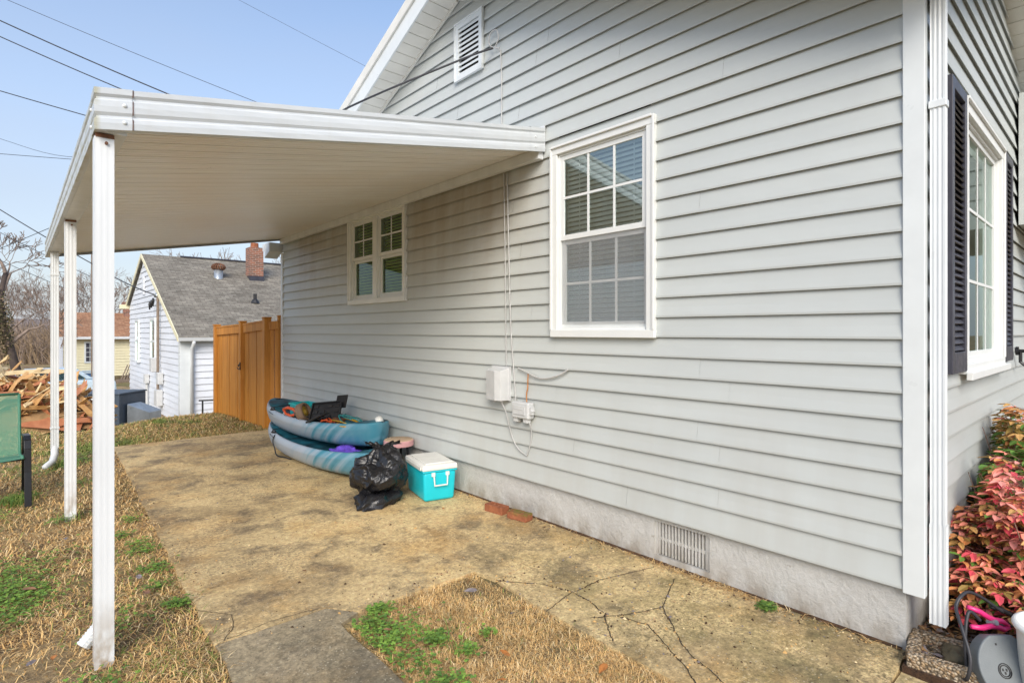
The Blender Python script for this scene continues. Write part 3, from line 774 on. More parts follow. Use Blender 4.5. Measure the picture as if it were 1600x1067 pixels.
# ------------------------------------------------------------------ wall services
def utility_box():
    t = thing('utility_box', 'tall grey utility box with sloping faces, left of the smaller box on the siding', 'utility box', (WX-.02, 3.7, .97))
    mb = MB(); x0 = WX-.019
    y0, y1, z0, z1 = 3.575, 3.80, .955, 1.235
    # front is folded: tall panel and a bevelled edge toward the camera
    A = [(x0, y0, z0), (x0-.095, y0+.015, z0), (x0-.115, y0+.075, z0), (x0-.085, y1, z0), (x0, y1, z0)]
    B = [(x, y, z1 + (0 if i in (0, 4) else -.022)) for i, (x, y, z) in enumerate(A)]
    n = 5; mb.add(A+B, [tuple(range(n)), tuple(range(n, 2*n))]+[(i, (i+1) % n, n+(i+1) % n, n+i) for i in range(n)])
    mb.build('cover', M['grey_box'], t, bevel=.004)
    mb = MB(); mb.box(x0-.012, y0-.012, z0-.004, x0+.004, y1+.012, z1+.012); mb.build('back_plate', M['grey_box'], t)
    for xx, yy, rr in ((x0-.05, 3.63, .014), (x0-.07, 3.70, .009)):
        mb = MB(); mb.tube([(xx, yy, z0), (xx, yy, z0-.02)], rr, 8); mb.build('fitting', M['cable_grey'], t)
utility_box()
def nid_box():
    t = thing('utility_box', 'small square grey box with two stubby ports, right of the taller utility box', 'utility box', (WX-.02, 3.36, .82))
    x0 = WX-.018; mb = MB(); mb.box(x0-.075, 3.275, .83, x0, 3.475, .965); mb.build('cover', M['grey_box'], t, bevel=.012)
    mb = MB(); mb.box(x0-.082, 3.31, .862, x0-.074, 3.445, .935); mb.box(x0-.085, 3.33, .905, x0-.08, 3.43, .912); mb.build('lid_panel', M['grey_box'], t, bevel=.004)
    for y in (3.30, 3.42):
        mb = MB(); mb.box(x0-.06, y, .795, x0-.015, y+.05, .832); mb.build('port', M['grey_box'], t, bevel=.005)
    mb = MB(); mb.box(x0-.06, 3.245, .87, x0-.03, 3.276, .93); mb.tube([(x0-.065, 3.25, .90), (x0-.03, 3.25, .90)], .013, 8); mb.build('latch', M['grey_box'], t, bevel=.003)
nid_box()
def cable(name, pts, r, mat, label, n=6, sub=8, cat='cable', group=None, wob=0):
    """smooth Catmull-Rom cable"""
    P = [Vector(p) for p in pts]; Q = []
    for i in range(len(P)-1):
        a, b, c, d = P[max(i-1, 0)], P[i], P[i+1], P[min(i+2, len(P)-1)]
        for k in range(sub):
            t = k/sub
            Q.append(.5*((2*b)+(c-a)*t+(2*a-5*b+4*c-d)*t*t+(3*b-a-3*c+d)*t**3))
    Q.append(P[-1])
    if wob: Q = [q+Vector((0, rnd.uniform(-wob, wob), 0)) for q in Q]
    mb = MB(); mb.tube(Q, r, n)
    return tag(mb.build(name, M[mat], smooth=True), label, cat, group)
cx = WX-.024
cable('cable', [(cx, 3.70, 4.03), (cx, 3.683, 3.8), (cx, 3.681, 3.4), (cx, 3.66, 3.15), (cx-.002, 3.652, 2.95), (cx, 3.635, 2.2), (cx, 3.625, 1.6), (cx, 3.62, 1.24)], .0055, 'cable_grey', 'grey cable running down from the gable loop into the tall utility box', cat='cable')
cable('cable', [(cx, 3.61, 2.93), (cx, 3.585, 2.2), (cx, 3.56, 1.6), (cx, 3.525, 1.25), (cx, 3.50, 1.0), (cx-.005, 3.492, .88), (cx, 3.47, .80), (cx, 3.43, .79)], .0065, 'cable_grey', 'grey cable dropping past the tall box to the left side of the small box')
cable('cable', [(cx-.05, 3.63, .945), (cx-.02, 3.60, .85), (cx, 3.55, .66), (cx, 3.47, .56), (cx, 3.37, .517), (cx, 3.352, .53), (cx, 3.31, .64), (cx-.01, 3.295, .74), (cx-.03, 3.298, .80)], .0055, 'cable_grey', 'slack grey cable hanging in a V below the two utility boxes')
cable('cable', [(cx, 3.47, 1.24), (cx-.01, 3.36, 1.215), (cx-.012, 3.22, 1.175), (cx-.012, 3.10, 1.178), (cx-.01, 2.98, 1.21), (cx-.004, 2.89, 1.258)], .0075, 'cable_grey', 'short grey cable sagging across the siding above the small box')
cable('cable', [(cx-.012, 3.33, 1.205), (cx-.014, 3.332, 1.15), (cx-.014, 3.335, 1.08), (cx-.012, 3.35, 1.03), (cx-.014, 3.345, .965)], .006, 'copper', 'coppery twisted wire hanging from the sagging cable into the small box', cat='wire')
cable('cable_loop', [(cx-.02, 3.77, 4.06), (cx-.03, 3.82, 4.12), (cx-.03, 3.80, 4.2), (cx-.03, 3.72, 4.2), (cx-.03, 3.69, 4.12), (cx-.02, 3.74, 4.06), (cx-.01, 3.70, 4.04)], .006, 'cable_grey', 'loop of grey cable tied on the gable beside the attic vent', cat='cable')

# ------------------------------------------------------------------ kayaks
def make_kayak(name, label, loc, rz, twist):
    t = thing(name, label, 'kayak', loc, rz, 'stacked kayaks'); t.rotation_euler.y = twist
    L, B, N = 1.475, .385, 44
    prof = [(0,0),(.30,.0),(.55,.006),(.74,.03),(.88,.075),(.955,.135),(.995,.183),(1.0,.194),(.945,.243),(.90,.257),(.86,.252)]
    inner = [(.86,.252),(.83,.22),(.76,.185),(.45,.175),(0,.178)]
    def st(k):
        s = -1+2*k/N; a = abs(s)
        b = .028+(B-.028)*max(0, 1-a**2.3)**.62
        if s > 0: b *= 1.0
        return s, a, b
    def pos(s, a, b, fx, z, sg):
        zz = z*(1+.18*a*a) + .05*a**3*(1-z/.26) + .035*a**2
        y = -s*L + (0 if a < .9 else 0)
        if a > .93: y -= -s/abs(s)*(a-.93)/.07*.07*(1-z/.26)   # raked stem
        return (sg*fx*b, y, zz)
    def loft(pr):
        mb = MB(); m = [(fx, z, 1) for fx, z in reversed(pr)] + [(fx, z, -1) for fx, z in pr if fx > 0]
        if pr[-1][0] == 0: m = [(fx, z, 1) for fx, z in pr] + [(fx, z, -1) for fx, z in reversed(pr) if fx > 0]
        n = len(m); vs = []; fs = []
        for k in range(N+1):
            s, a, b = st(k)
            for fx, z, sg in m:
                zq = z
                if pr is inner and fx < .85:
                    e = min(1, max(0, (a-.62)/.12)); zq = z*(1-e)+.262*e
                vs.append(pos(s, a, b, fx, zq, sg))
        for k in range(N):
            for j in range(n-1): fs.append((k*n+j, k*n+j+1, (k+1)*n+j+1, (k+1)*n+j))
        if pr is prof:
            fs.append(tuple(range(n))); fs.append(tuple(reversed([N*n+j for j in range(n)])))
        mb.add(vs, fs); return mb
    h = loft(prof).build('hull', M['kayak_hull'], t, local=True, smooth=True)
    loft(inner).build('deck', M['kayak_deck'], t, local=True, smooth=True)
    for s in (-.93, .93):
        mb = MB(); y = -s*L
        mb.tube([(-.035, y, .30), (-.03, y, .335), (.03, y, .335), (.035, y, .30)], .009, 8); mb.build('carry_handle', M['black_plastic'], t, local=True, smooth=True)
    for s, e in ((-.52, 1), (-.52, -1)):
        mb = MB(); b = st(int((s+1)/2*N))[2]
        mb.box(e*b*.93-.012, -s*L-.07, .262, e*b*.93+.012, -s*L+.07, .280); mb.tube([(e*b*.93, -s*L-.05, .275), (e*b*.93, -s*L-.04, .30), (e*b*.93, -s*L+.04, .30), (e*b*.93, -s*L+.05, .275)], .007, 6)
        mb.build('side_handle', M['black_plastic'], t, local=True)
    # bungee over the stern well
    mb = MB()
    for q in (-.62, -.72, -.80):
        b = st(int((q+1)/2*N))[2]; mb.tube([(-b*.88, -q*L, .285), (0, -q*L+.06, .292), (b*.88, -q*L, .285)], .005, 6)
    mb.build('bungee', M['black_plastic'], t, local=True)
    for e in (-1, 1):   # moulded slot in the side
        mb = MB(); pts = []
        for q in (-.60, -.55, -.50, -.45):
            s = q; a = abs(s); b = .028+(B-.028)*max(0, 1-a**2.3)**.62; p = pos(s, a, b, 1.006, .214, e); pts.append(p)
        mb.tube(pts, .004, 5); mb.build('slot', M['black_plastic'], t, local=True)
    return t
k1 = make_kayak('kayak', 'lower grey blue kayak of the stack, lying directly on the patio', (2.76, 6.475, 0), R(1.6), 0)
k2 = make_kayak('kayak', 'upper blue kayak of the stack, heaped with tools, tray and cords', (2.885, 6.85, .238), R(2.7), 0)
# strap hanging from the lower kayak
cable('strap', [(2.46, 7.15, .262), (2.40, 7.12, .25), (2.375, 7.1, .19), (2.385, 7.06, .10), (2.39, 7.0, .03), (2.45, 6.9, .012), (2.47, 6.75, .012)], .008, 'black_plastic', 'black strap dangling over the side of the lower kayak', cat='strap')
# gear in the kayaks
def heap(name, mat, label, cat, c, rx, ry, rz, seed, amp=.5, n=28, rot=0):
    mb = MB(); vs = []; fs = []; m = n//2
    for i in range(m+1):
        ph = math.pi/2*i/m
        for k in range(n):
            a = 2*math.pi*k/n; d = Vector((math.cos(a)*math.cos(ph), math.sin(a)*math.cos(ph), math.sin(ph)))
            q = 1+amp*(mnoise.noise(d*2.3+Vector((seed, 0, 0)))) + amp*.5*abs(mnoise.noise(d*6+Vector((0, seed, 0))))
            x, y, z = d.x*rx*q, d.y*ry*q, d.z*rz*q
            vs.append((c[0]+x*math.cos(rot)-y*math.sin(rot), c[1]+x*math.sin(rot)+y*math.cos(rot), c[2]+z))
    for i in range(m):
        for k in range(n): fs.append((i*n+k, i*n+(k+1) % n, (i+1)*n+(k+1) % n, (i+1)*n+k))
    mb.add(vs, fs); return tag(mb.build(name, M[mat], smooth=True), label, cat)
heap('life_vest', 'purple_cloth', 'crumpled purple cloth life vest between the two kayaks', 'life vest', (2.70, 5.72, .205), .12, .22, .075, 3, .7)
heap('paddle_float', 'orange_plastic', 'flat orange float tucked in the lower kayak next to the purple vest', 'float', (2.67, 5.38, .215), .10, .17, .06, 8, .3)
def tray():
    t = thing('storage_tray', 'black moulded plastic tray propped upright on the upper kayak', 'tray', (2.78, 6.45, .46))
    c = Vector((2.78, 6.45, .585)); u = Vector((.62, -.78, .10)).normalized(); n = Vector((-.66, -.50, .56)).normalized(); n = (n-u*n.dot(u)).normalized(); v = n.cross(u)
    if v.z < 0: v = -v
    mb = MB(); mb.obox(c, u*.19, v*.12, n*.01); mb.build('panel', M['black_plastic'], t, bevel=.004)
    mb = MB()
    for sgn in (-1, 1): mb.obox(c+u*.185*sgn+n*.022, u*.007, v*.12, n*.014); mb.obox(c+v*.115*sgn+n*.022, u*.178, v*.007, n*.014)
    for i in range(4):
        for j in range(3):
            q = c+u*(-.135+.09*i)+v*(-.07+.07*j)+n*.014
            if (i+j) % 3: mb.obox(q, u*.03, v*.022, n*.008)
    mb.build('moulding', M['black_plastic'], t, bevel=.003)
    mb = MB(); mb.obox(c+u*.155+v*.14-n*.03, u*.07, v*.085, n*.008); mb.build('flap', M['black_plastic'], t, bevel=.003)
tray()
mb = MB(); mb.obox((2.62, 6.32, .55), Vector((.35, -.9, .42)).normalized()*.13, Vector((.8, .35, .1)).normalized()*.075, Vector((-.3, .3, .9)).normalized()*.011)
tag(mb.build('lid', M['black_plastic'], bevel=.004), 'small flat black lid leaning in front of the black tray', 'lid')
def drum():
    t = thing('cord_reel', 'brown round cord reel with yellow hub lying against the black tray', 'cord reel', (2.62, 6.75, .45))
    m = Matrix.Translation((2.62, 6.74, .565)) @ Vector((.55, -.72, .35)).to_track_quat('Z', 'Y').to_matrix().to_4x4()
    for nm, mt, pr in (('rim', 'brown_drum', [(.06,-.045),(.115,-.045),(.118,-.03),(.118,.03),(.105,.045),(.088,.045),(.085,.0),(.06,-.02)]), ('hub', 'yellow_drum', [(.0,.025),(.03,.03),(.035,.01),(.075,.012),(.088,.0),(.088,-.03),(.0,-.04)])):
        mb = MB(); mb.lathe(pr, 24); mb.v = [tuple(m @ Vector(v)) for v in mb.v]; mb.build(nm, M[mt], t, smooth=True)
drum()
def tool():
    t = thing('power_tool', 'orange handled power tool at the left end of the upper kayak', 'power tool', (2.55, 6.98, .46))
    mb = MB(); mb.tube([(2.51, 7.12, .575), (2.53, 7.02, .60), (2.57, 6.93, .585), (2.60, 6.90, .53), (2.56, 6.98, .50), (2.52, 7.06, .52), (2.51, 7.12, .575)], [.016,.02,.022,.024,.02,.016,.016], 8); mb.build('handle', M['orange_plastic'], t, smooth=True)
    mb = MB(); mb.beam((2.59, 6.92, .52), (2.68, 6.78, .50), .08, .07); mb.build('motor', M['black_plastic'], t, bevel=.015)
    mb = MB(); mb.beam((2.51, 7.1, .53), (2.60, 7.35, .50), .012, .04); mb.build('blade', M['galv'], t)
tool()
def crate():
    t = thing('plastic_crate', 'turquoise plastic bin behind the cord reel on the upper kayak', 'bin', (2.80, 7.2, .44))
    mb = MB(); x0, x1, y0, y1, z0, z1 = 2.68, 2.93, 7.02, 7.36, .45, .615; w = .008
    mb.box(x0, y0, z0, x1, y0+w, z1); mb.box(x0, y1-w, z0, x1, y1, z1); mb.box(x0, y0+w, z0, x0+w, y1-w, z1); mb.box(x1-w, y0+w, z0, x1, y1-w, z1); mb.box(x0+w, y0+w, z0, x1-w, y1-w, z0+w)
    mb.build('tub', M['teal_crate'], t, bevel=.003)
    mb = MB(); e = .014
    mb.box(x0-e, y0-e, z1-.02, x1+e, y0-.0005, z1+.004); mb.box(x0-e, y1+.0005, z1-.02, x1+e, y1+e, z1+.004); mb.box(x0-e, y0-.0005, z1-.02, x0-.0005, y1+.0005, z1+.004); mb.box(x1+.0005, y0-.0005, z1-.02, x1+e, y1+.0005, z1+.004)
    mb.build('rim', M['teal_crate'], t, bevel=.003)
crate()
def tangle(name, mat, label, c, rx, ry, n, seed, r=.006, zz=.02, h=0):
    q = random.Random(seed); pts = []
    a = 0
    for i in range(n):
        a += q.uniform(.7, 1.7); f = q.uniform(.35, 1)
        pts.append((c[0]+rx*f*math.cos(a), c[1]+ry*f*math.sin(a), c[2]+q.uniform(0, zz)+h*math.sin(i)))
    return cable(name, pts, r, mat, label, sub=6, cat='cord')
tangle('cord', 'yellow_cord', 'yellow extension cord tangled on the upper kayak near its bow', (2.80, 5.98, .485), .15, .36, 16, 3, .007, .05)
tangle('cord', 'teal_cord', 'dark green cord looping up on the upper kayak behind the yellow cord', (2.90, 6.02, .50), .12, .25, 13, 5, .006, .09)
tangle('cord', 'black_plastic', 'black cord tangled under the yellow cord on the upper kayak', (2.76, 6.1, .475), .14, .38, 18, 9, .006, .04)
tangle('cord', 'orange_plastic', 'orange cord bunched at the foot of the black tray', (2.70, 6.22, .485), .08, .14, 14, 12, .007, .06)
mb = MB(); mb.obox((2.80, 6.2, .50), (.05, .02, .01), (-.03, .09, .0), (0, -.005, .028)); tag(mb.build('tool_pouch', M['rust'], bevel=.012), 'rust brown pouch lying among the orange cord', 'pouch')
mb = MB(); mb.obox((2.80, 5.85, .487), (.012, .003, 0), (-.035, .26, .004), (0, 0, .006)); tag(mb.build('measuring_stick', M['yellow_drum']), 'thin yellow stick lying along the upper kayak deck', 'stick')
mb = MB(); mb.lathe([(.0,.06),(.045,.055),(.062,.03),(.066,.0),(.058,-.03),(.05,-.03),(.055,.0),(.04,.035),(.0,.045)], 20)
mt = Matrix.Translation((2.95, 5.47, .575)) @ Matrix.Scale(.8, 4) @ Matrix.Rotation(R(62), 4, Vector((.5, .7, 0)))
mb.v = [tuple(mt @ Vector(v)) for v in mb.v]; tag(mb.build('plastic_cup', M['cooler_white'], smooth=True), 'white plastic cup tipped over on the bow of the upper kayak', 'cup')

heap('gear_bag', 'black_plastic', 'limp black gear bag slumped at the left end of the upper kayak', 'bag', (2.82, 7.45, .43), .16, .24, .09, 15, .6)
heap('work_glove', 'cable_dark', 'dark crumpled glove under the black tray on the upper kayak', 'glove', (2.72, 6.62, .44), .10, .13, .08, 19, .7)
tangle('cord', 'black_plastic', 'thick black cord heaped on the deck near the cord reel', (2.70, 6.86, .47), .13, .22, 16, 22, .008, .07)

# ------------------------------------------------------------------ stool, bag, cooler, bricks
def stool():
    t = thing('stool', 'low round stool with tan top and pink rim behind the black bag', 'stool', (3.02, 5.17, 0))
    mb = MB(); mb.lathe([(0,.415),(.14,.415),(.150,.41),(.150,.40)], 36, (3.02, 5.17, 0)); mb.build('seat', M['tan_top'], t, smooth=True)
    mb = MB(); mb.lathe([(.151,.408),(.157,.40),(.157,.352),(.15,.345),(.0,.345)], 36, (3.02, 5.17, 0)); mb.build('rim', M['pink_rim'], t)
    for k in range(4):
        a = math.pi/4+math.pi/2*k; mb = MB(); mb.tube([(3.02+.09*math.cos(a), 5.17+.09*math.sin(a), .346), (3.02+.12*math.cos(a), 5.17+.12*math.sin(a), 0)], .013, 8); mb.build('leg', M['black_metal'], t)
stool()
def trash_bag():
    c = Vector((2.50, 4.63, 0)); mb = MB(); nz, n = 90, 170; vs = []; fs = []
    N = mnoise.noise
    rid = lambda v: .22-abs(N(v))
    for i in range(nz+1):
        el = -math.pi/2+math.pi*i/nz
        for k in range(n):
            a = 2*math.pi*k/n; d = Vector((math.cos(a)*math.cos(el), math.sin(a)*math.cos(el), math.sin(el)))
            w = Vector((N(d*1.5+Vector((9,0,0))), N(d*1.5+Vector((0,9,0))), 0))*.5
            q = Vector((d.x, d.y, d.z*.55))+w
            up = max(0, d.z)
            r = 1+.25*N(d*1.2+Vector((2,7,1)))+.36*rid(q*1.4+Vector((3,1,0)))+.15*rid(q*3.0+Vector((0,5,2)))+.05*rid(d*7+Vector((4,5,0)))
            # folds drawn up to the neck
            r += up**2*.26*(abs(math.sin(a*4.5+3.0*N(d*1.3)))-.5)*(1-up**6)
            x, y, z = d.x*.235*r, d.y*.235*r, .235+d.z*.205*r
            if z < .14: # slack skirt folding under
                t = (.14-z)/.14; s = 1-.13*math.sin(min(1, t*1.5)*math.pi)+.16*t+.16*max(0, t)*rid(d*3+Vector((1,1,8)))
                x *= s; y *= s
                fl = max(0, d.x*-.62+d.y*-.78)**6*min(1, max(0, t)); x -= .20*fl; y -= .08*fl
            if d.z > .9: z += (d.z-.9)/.1*.045
            x += .06*(z-.2); y += .02*(z-.2)
            vs.append((c.x+x, c.y+y, max(.002+.004*abs(N(d*6)), z)))
    for i in range(nz):
        for k in range(n): fs.append((i*n+k, i*n+(k+1) % n, (i+1)*n+(k+1) % n, (i+1)*n+k))
    mb.add(vs, fs)
    t = thing('trash_bag', 'full black plastic trash bag with tied neck between kayaks and cooler', 'trash bag', tuple(c))
    mb.build('bag', M['bag_plastic'], t, smooth=True)
    sk = MB(); vs = []; fs = []; n2 = 60
    for i in range(13):
        ph = math.pi/2*i/12
        for k in range(n2):
            a = 2*math.pi*k/n2; d = Vector((math.cos(a)*math.cos(ph), math.sin(a)*math.cos(ph), math.sin(ph)))
            q_ = 1+.35*N(d*1.6+Vector((5,5,5)))+.5*rid(d*2.2+Vector((1,8,2)))+.2*rid(d*5)
            fl = max(0, d.x*-.45+d.y*-.89)**4
            vs.append((c.x-.05+d.x*.20*q_-.12*fl, c.y-.07+d.y*.16*q_-.04*fl, max(.003, d.z*.15*q_)))
    for i in range(12):
        for k in range(n2): fs.append((i*n2+k, i*n2+(k+1) % n2, (i+1)*n2+(k+1) % n2, (i+1)*n2+k))
    sk.add(vs, fs); sk.build('slack_plastic', M['bag_plastic'], t, smooth=True)
    for (x, y, s, ln) in ((-.085, .06, 1, .13), (.125, -.07, -1, .13), (.0, .05, 3, .09)):    # knot ears
        e = MB(); vs = []; fs = []
        for i in range(13):
            u = i/12
            for j in range(9):
                w = (j/8-.5)*(.035+.085*u)
                f = .016*math.sin(j*1.6+s)+.012*N(Vector((u*4, j*.6, s)))
                vs.append((c.x+.02+x*u+w*.62+f*.5, c.y+.01+y*u-w*.78+f*.4, .45+ln*u-.06*u*u+f*u))
        for i in range(12):
            for j in range(8): fs.append((i*9+j, i*9+j+1, (i+1)*9+j+1, (i+1)*9+j))
        e.add(vs, fs); o = e.build('knot_ear', M['bag_plastic'], t, smooth=True)
        s2 = o.modifiers.new('thick', 'SOLIDIFY'); s2.thickness = .003
trash_bag()

def cooler():
    t = thing('cooler', 'turquoise picnic cooler with white lid and handle beside the wall', 'cooler', (2.955, 4.465, 0), R(-13.5))
    def taper(x0, y0, z0, x1, y1, z1, k, name, mat, bev):
        mb = MB(); A = [(x0+k, y0+k, z0), (x1-k, y0+k, z0), (x1-k, y1-k, z0), (x0+k, y1-k, z0)]; B = [(x0, y0, z1), (x1, y0, z1), (x1, y1, z1), (x0, y1, z1)]
        mb.add(A+B, [(0,3,2,1),(4,5,6,7),(0,1,5,4),(1,2,6,5),(2,3,7,6),(3,0,4,7)])
        return mb.build(name, M[mat], t, local=True, bevel=bev, seg=4, smooth=True)
    W, D = .160, .255
    taper(-W, -D, 0, W, D, .272, .014, 'body', 'teal', .028)
    taper(-W-.006, -D-.006, .266, W+.006, D+.006, .282, .0, 'rim', 'teal', .006)
    lid = taper(-W-.008, -D-.008, .283, W+.008, D+.008, .335, -.004, 'lid', 'cooler_white', .014)
    mb = MB(); mb.box(-W+.03, -D+.028, .3352, W-.03, D-.035, .348); p = mb.build('lid_panel', M['cooler_white'], lid, local=True, bevel=.007, seg=3)
    mb = MB(); mb.box(-W-.017, -D+.04, .284, -W-.009, D-.04, .315); mb.build('lid_grip', M['cooler_white'], lid, local=True, bevel=.003)
    for s in (-1, 1):
        mb = MB(); y = s*(D+.016)
        mb.tube([(-.066, s*D, .248), (-.066, y, .245), (-.060, y+s*.006, .150), (.060, y+s*.006, .150), (.066, y, .245), (.066, s*D, .248)], .0085, 8)
        mb.box(-.085, s*(D-.006), .232, -.052, s*(D+.014), .266); mb.box(.052, s*(D-.006), .232, .085, s*(D+.014), .266)
        mb.build('handle', M['cooler_white'], t, local=True, bevel=.003)
    mb = MB()
    for y in (-.12, .12): mb.box(W+.006, y-.03, .255, W+.016, y+.03, .30)
    mb.build('hinge', M['cooler_white'], t, local=True, bevel=.003)
cooler()

def brick(name, loc, rz, mat, label, holes):
    bm = bmesh.new()
    mb = MB(); L, W, H = .1, .047, .03
    if not holes:
        mb.box(-L, -W, 0, L, W, 2*H)
    else:   # cored brick: three open cells
        xs = [-L, -.066, -.036, -.016, .016, .036, .066, L]
        mb.box(-L, -W, 0, L, -.018, 2*H); mb.box(-L, .018, 0, L, W, 2*H)
        for i in range(0, 8, 2): mb.box(xs[i], -.018, 0, xs[i+1], .018, 2*H)
        mb.box(-.066, -.018, 0, .066, .018, .012)
    o = mb.build(name, M[mat], bevel=.0 if holes else .006, seg=3)
    if holes:
        bm = bmesh.new(); bm.from_mesh(o.data); bmesh.ops.remove_doubles(bm, verts=bm.verts, dist=1e-5); bm.to_mesh(o.data); bm.free()
    else:
        s = o.modifiers.new('sub', 'SUBSURF'); s.subdivision_type = 'SIMPLE'; s.levels = s.render_levels = 4
        tx = bpy.data.textures.new('brick_rough', 'CLOUDS'); tx.noise_scale = .03
        dm = o.modifiers.new('wear', 'DISPLACE'); dm.texture = tx; dm.strength = .009; dm.texture_coords = 'LOCAL'
    o.location = loc; o.rotation_euler = (0, 0, rz); tag(o, label, 'brick', 'loose bricks by the foundation'); return o
brick('brick', (3.085, 3.64, 0), R(97), 'brick', 'loose red brick with open cores beside the foundation, nearer the cooler', True)
brick('brick', (3.105, 3.37, 0), R(101), 'brick_moss', 'loose red brick with mossy top, the right one of the pair', False)

# ------------------------------------------------------------------ lawn chair
def lawn_chair():
    t = thing('lawn_chair', 'green mesh patio chair with black frame on the grass at the left edge', 'chair', (-.235, 6.8, 0), R(2))
    W = .27   # half width; front is -y
    back = [(.20, .40), (.245, .55), (.30, .75), (.345, .95)]; seat = [(-.27, .425), (-.24, .44), (-.05, .415), (.12, .395), (.20, .40)]
    def sheet(path, nm, w=W-.01):
        mb = MB(); vs = []; fs = []; m = len(path); nx = 6
        for y, z in path:
            for j in range(nx+1):
                u = -1+2*j/nx; vs.append((u*w, y, z-.012*(1-u*u)))
        for i in range(m-1):
            for j in range(nx): fs.append((i*(nx+1)+j, i*(nx+1)+j+1, (i+1)*(nx+1)+j+1, (i+1)*(nx+1)+j))
        mb.add(vs, fs); return mb.build(nm, M['sling_mesh'], t, local=True, smooth=True, fixn=False)
    sheet(back, 'back_sling'); sheet(seat, 'seat_sling')
    mb = MB()
    for s in (-1, 1): mb.tube([(s*W, y, z) for y, z in seat+back[1:]], .012, 8)
    mb.tube([(-W, .345, .95), (W, .345, .95)], .012, 8)
    mb.build('sling_rail', M['chair_sling'], t, local=True, smooth=True)
    mb = MB(); mb.tube([(-W, -.2, .41), (W, -.2, .41)], .012, 8); mb.tube([(-W, .16, .375), (W, .16, .375)], .012, 8); mb.build('cross_bar', M['black_metal'], t, local=True)
    for s in (-1, 1):
        x = s*(W+.035)
        mb = MB(); path = [(x, -.30, 0), (x, -.255, .30), (x, -.235, .50), (x, -.215, .575), (x, -.16, .605), (x, -.05, .60), (x, .12, .585), (x, .24, .57)]
        for a, b in zip(path, path[1:]): mb.beam(a, b, .05, .016, up=(0, .3, 1))
        mb.build('arm', M['black_metal'], t, local=True, bevel=.003)
        mb = MB(); mb.beam((x, .20, .57), (x, .34, 0), .04, .018, up=(0, 1, .2)); mb.beam((x, -.245, .37), (x, .25, .385), .03, .018); mb.build('rear_leg', M['black_metal'], t, local=True, bevel=.003)
lawn_chair()

# ------------------------------------------------------------------ things at the near right corner
def splash():
    t = thing('splash_block', 'pebbly concrete splash block with raised sides below the downspout', 'splash block', (3.2, .45, 0))
    mb = MB(); c = Vector((3.235, .44, 0)); u = Vector((.14, -.99, 0)).normalized(); w = Vector((.99, .14, 0)).normalized()
    mb.obox(c+Vector((0,0,.012)), u*.27, w*.125, (0,0,.022))
    b1 = MB(); b1.obox(c-w*.125+Vector((0,0,.035)), u*.27, w*.028, (0,0,.04)); b1.obox(c+w*.125+Vector((0,0,.035)), u*.27, w*.028, (0,0,.04)); b1.obox(c-u*.25+Vector((0,0,.035)), u*.028, w*.097, (0,0,.037))
    mb.build('trough', M['aggregate'], t, bevel=.006); b1.build('raised_edge', M['aggregate'], t, bevel=.012, seg=3)
splash()
heap('stone', 'stone_dark', 'dark mossy stone lying in the splash block', 'stone', (3.25, .535, .03), .085, .055, .05, 5, .3, rot=.5)
def reel():
    t = thing('charger_case', 'grey half-round plastic case with a vented emblem, lying by the bush at the lower right', 'charger', (3.15, .33, 0))
    c = Vector((3.128, .345, .118)); n = Vector((-.70, -.60, .42)).normalized(); u = n.cross(Vector((0,0,1))).normalized(); u = -u if u.x < 0 else u; v = n.cross(u); v = -v if v.z < 0 else v
    def P(a, b, d): return c+u*a+v*b+n*d
    out = []
    for k in range(25):   # rounded D outline: arc on the left and top, straight right side
        a = math.pi*(.60+.98*k/24); 
        out.append((.128*math.cos(a)+.02, .142*math.sin(a)))
    out = [(.112, .085), (.055, .135)] + out[1:] + [(.112, -.13)]
    mb = MB(); mb.prism([P(a, b, 0) for a, b in out], -n*.075); mb.build('shell', M['grey_plastic'], t, bevel=.007, seg=3)
    mb = MB()
    e = (-.012, -.004)
    for r in (.024, .018):
        pts = [P(e[0]+r*math.cos(q), e[1]+r*math.sin(q)*1.15, .0015) for q in [2*math.pi*k/24 for k in range(25)]]; mb.tube(pts, .0022, 5)
    for a, b in ((-.007, .004), (.007, .004), (0, -.008)): mb.obox(P(e[0]+a, e[1]+b, .001), u*.003, v*.005, n*.0012)
    for a, b in ((-.02, .095), (-.07, -.10), (.098, -.01)): mb.obox(P(a, b, .001), u*.003, v*.004, n*.0012)
    mb.build('emblem', M['black_plastic'], t)
    mb = MB()
    for a0, b0, a1, b1 in ((.055, -.02, .055, -.13), (.055, -.02, .102, -.03), (.102, -.03, .102, -.13)): mb.tube([P(a0, b0, .0005), P(a1, b1, .0005)], .0013, 5)
    for k in range(4):
        b = -.042-.021*k; mb.tube([P(.068, b, .0005), P(.090, b+.004, .0005), P(.090, b-.010, .0005), P(.070, b-.012, .0005)], .0022, 5)
    mb.build('embossing', M['grey_plastic'], t)
reel()
def clamp(name, mat, label, c, u, rot):
    t = thing(name, label, 'clamp', c)
    c = Vector(c); u = Vector(u).normalized(); w = Vector((-u.y, u.x, 0)).normalized()*math.cos(rot)+Vector((0,0,1))*math.sin(rot); w = (w-u*w.dot(u)).normalized()
    for s in (-1, 1):
        mb = MB(); pts = [c+u*a+w*(s*b) for a, b in ((-.115, .040), (-.06, .034), (-.015, .018), (.02, .012), (.05, .017), (.085, .004))]
        mb.tube(pts, [.010, .012, .012, .013, .012, .007], 8); mb.build('jaw', M[mat], t, smooth=True)
    mb = MB(); q = u.cross(w); mb.tube([c-q*.02, c+q*.02], .012, 10); mb.build('pivot', M['galv'], t)
clamp('jumper_clamp', 'pink_plastic', 'pink spring clamp of the jumper cables above the grey case', (3.29, .415, .235), (.80, -.62, -.28), 1.1)
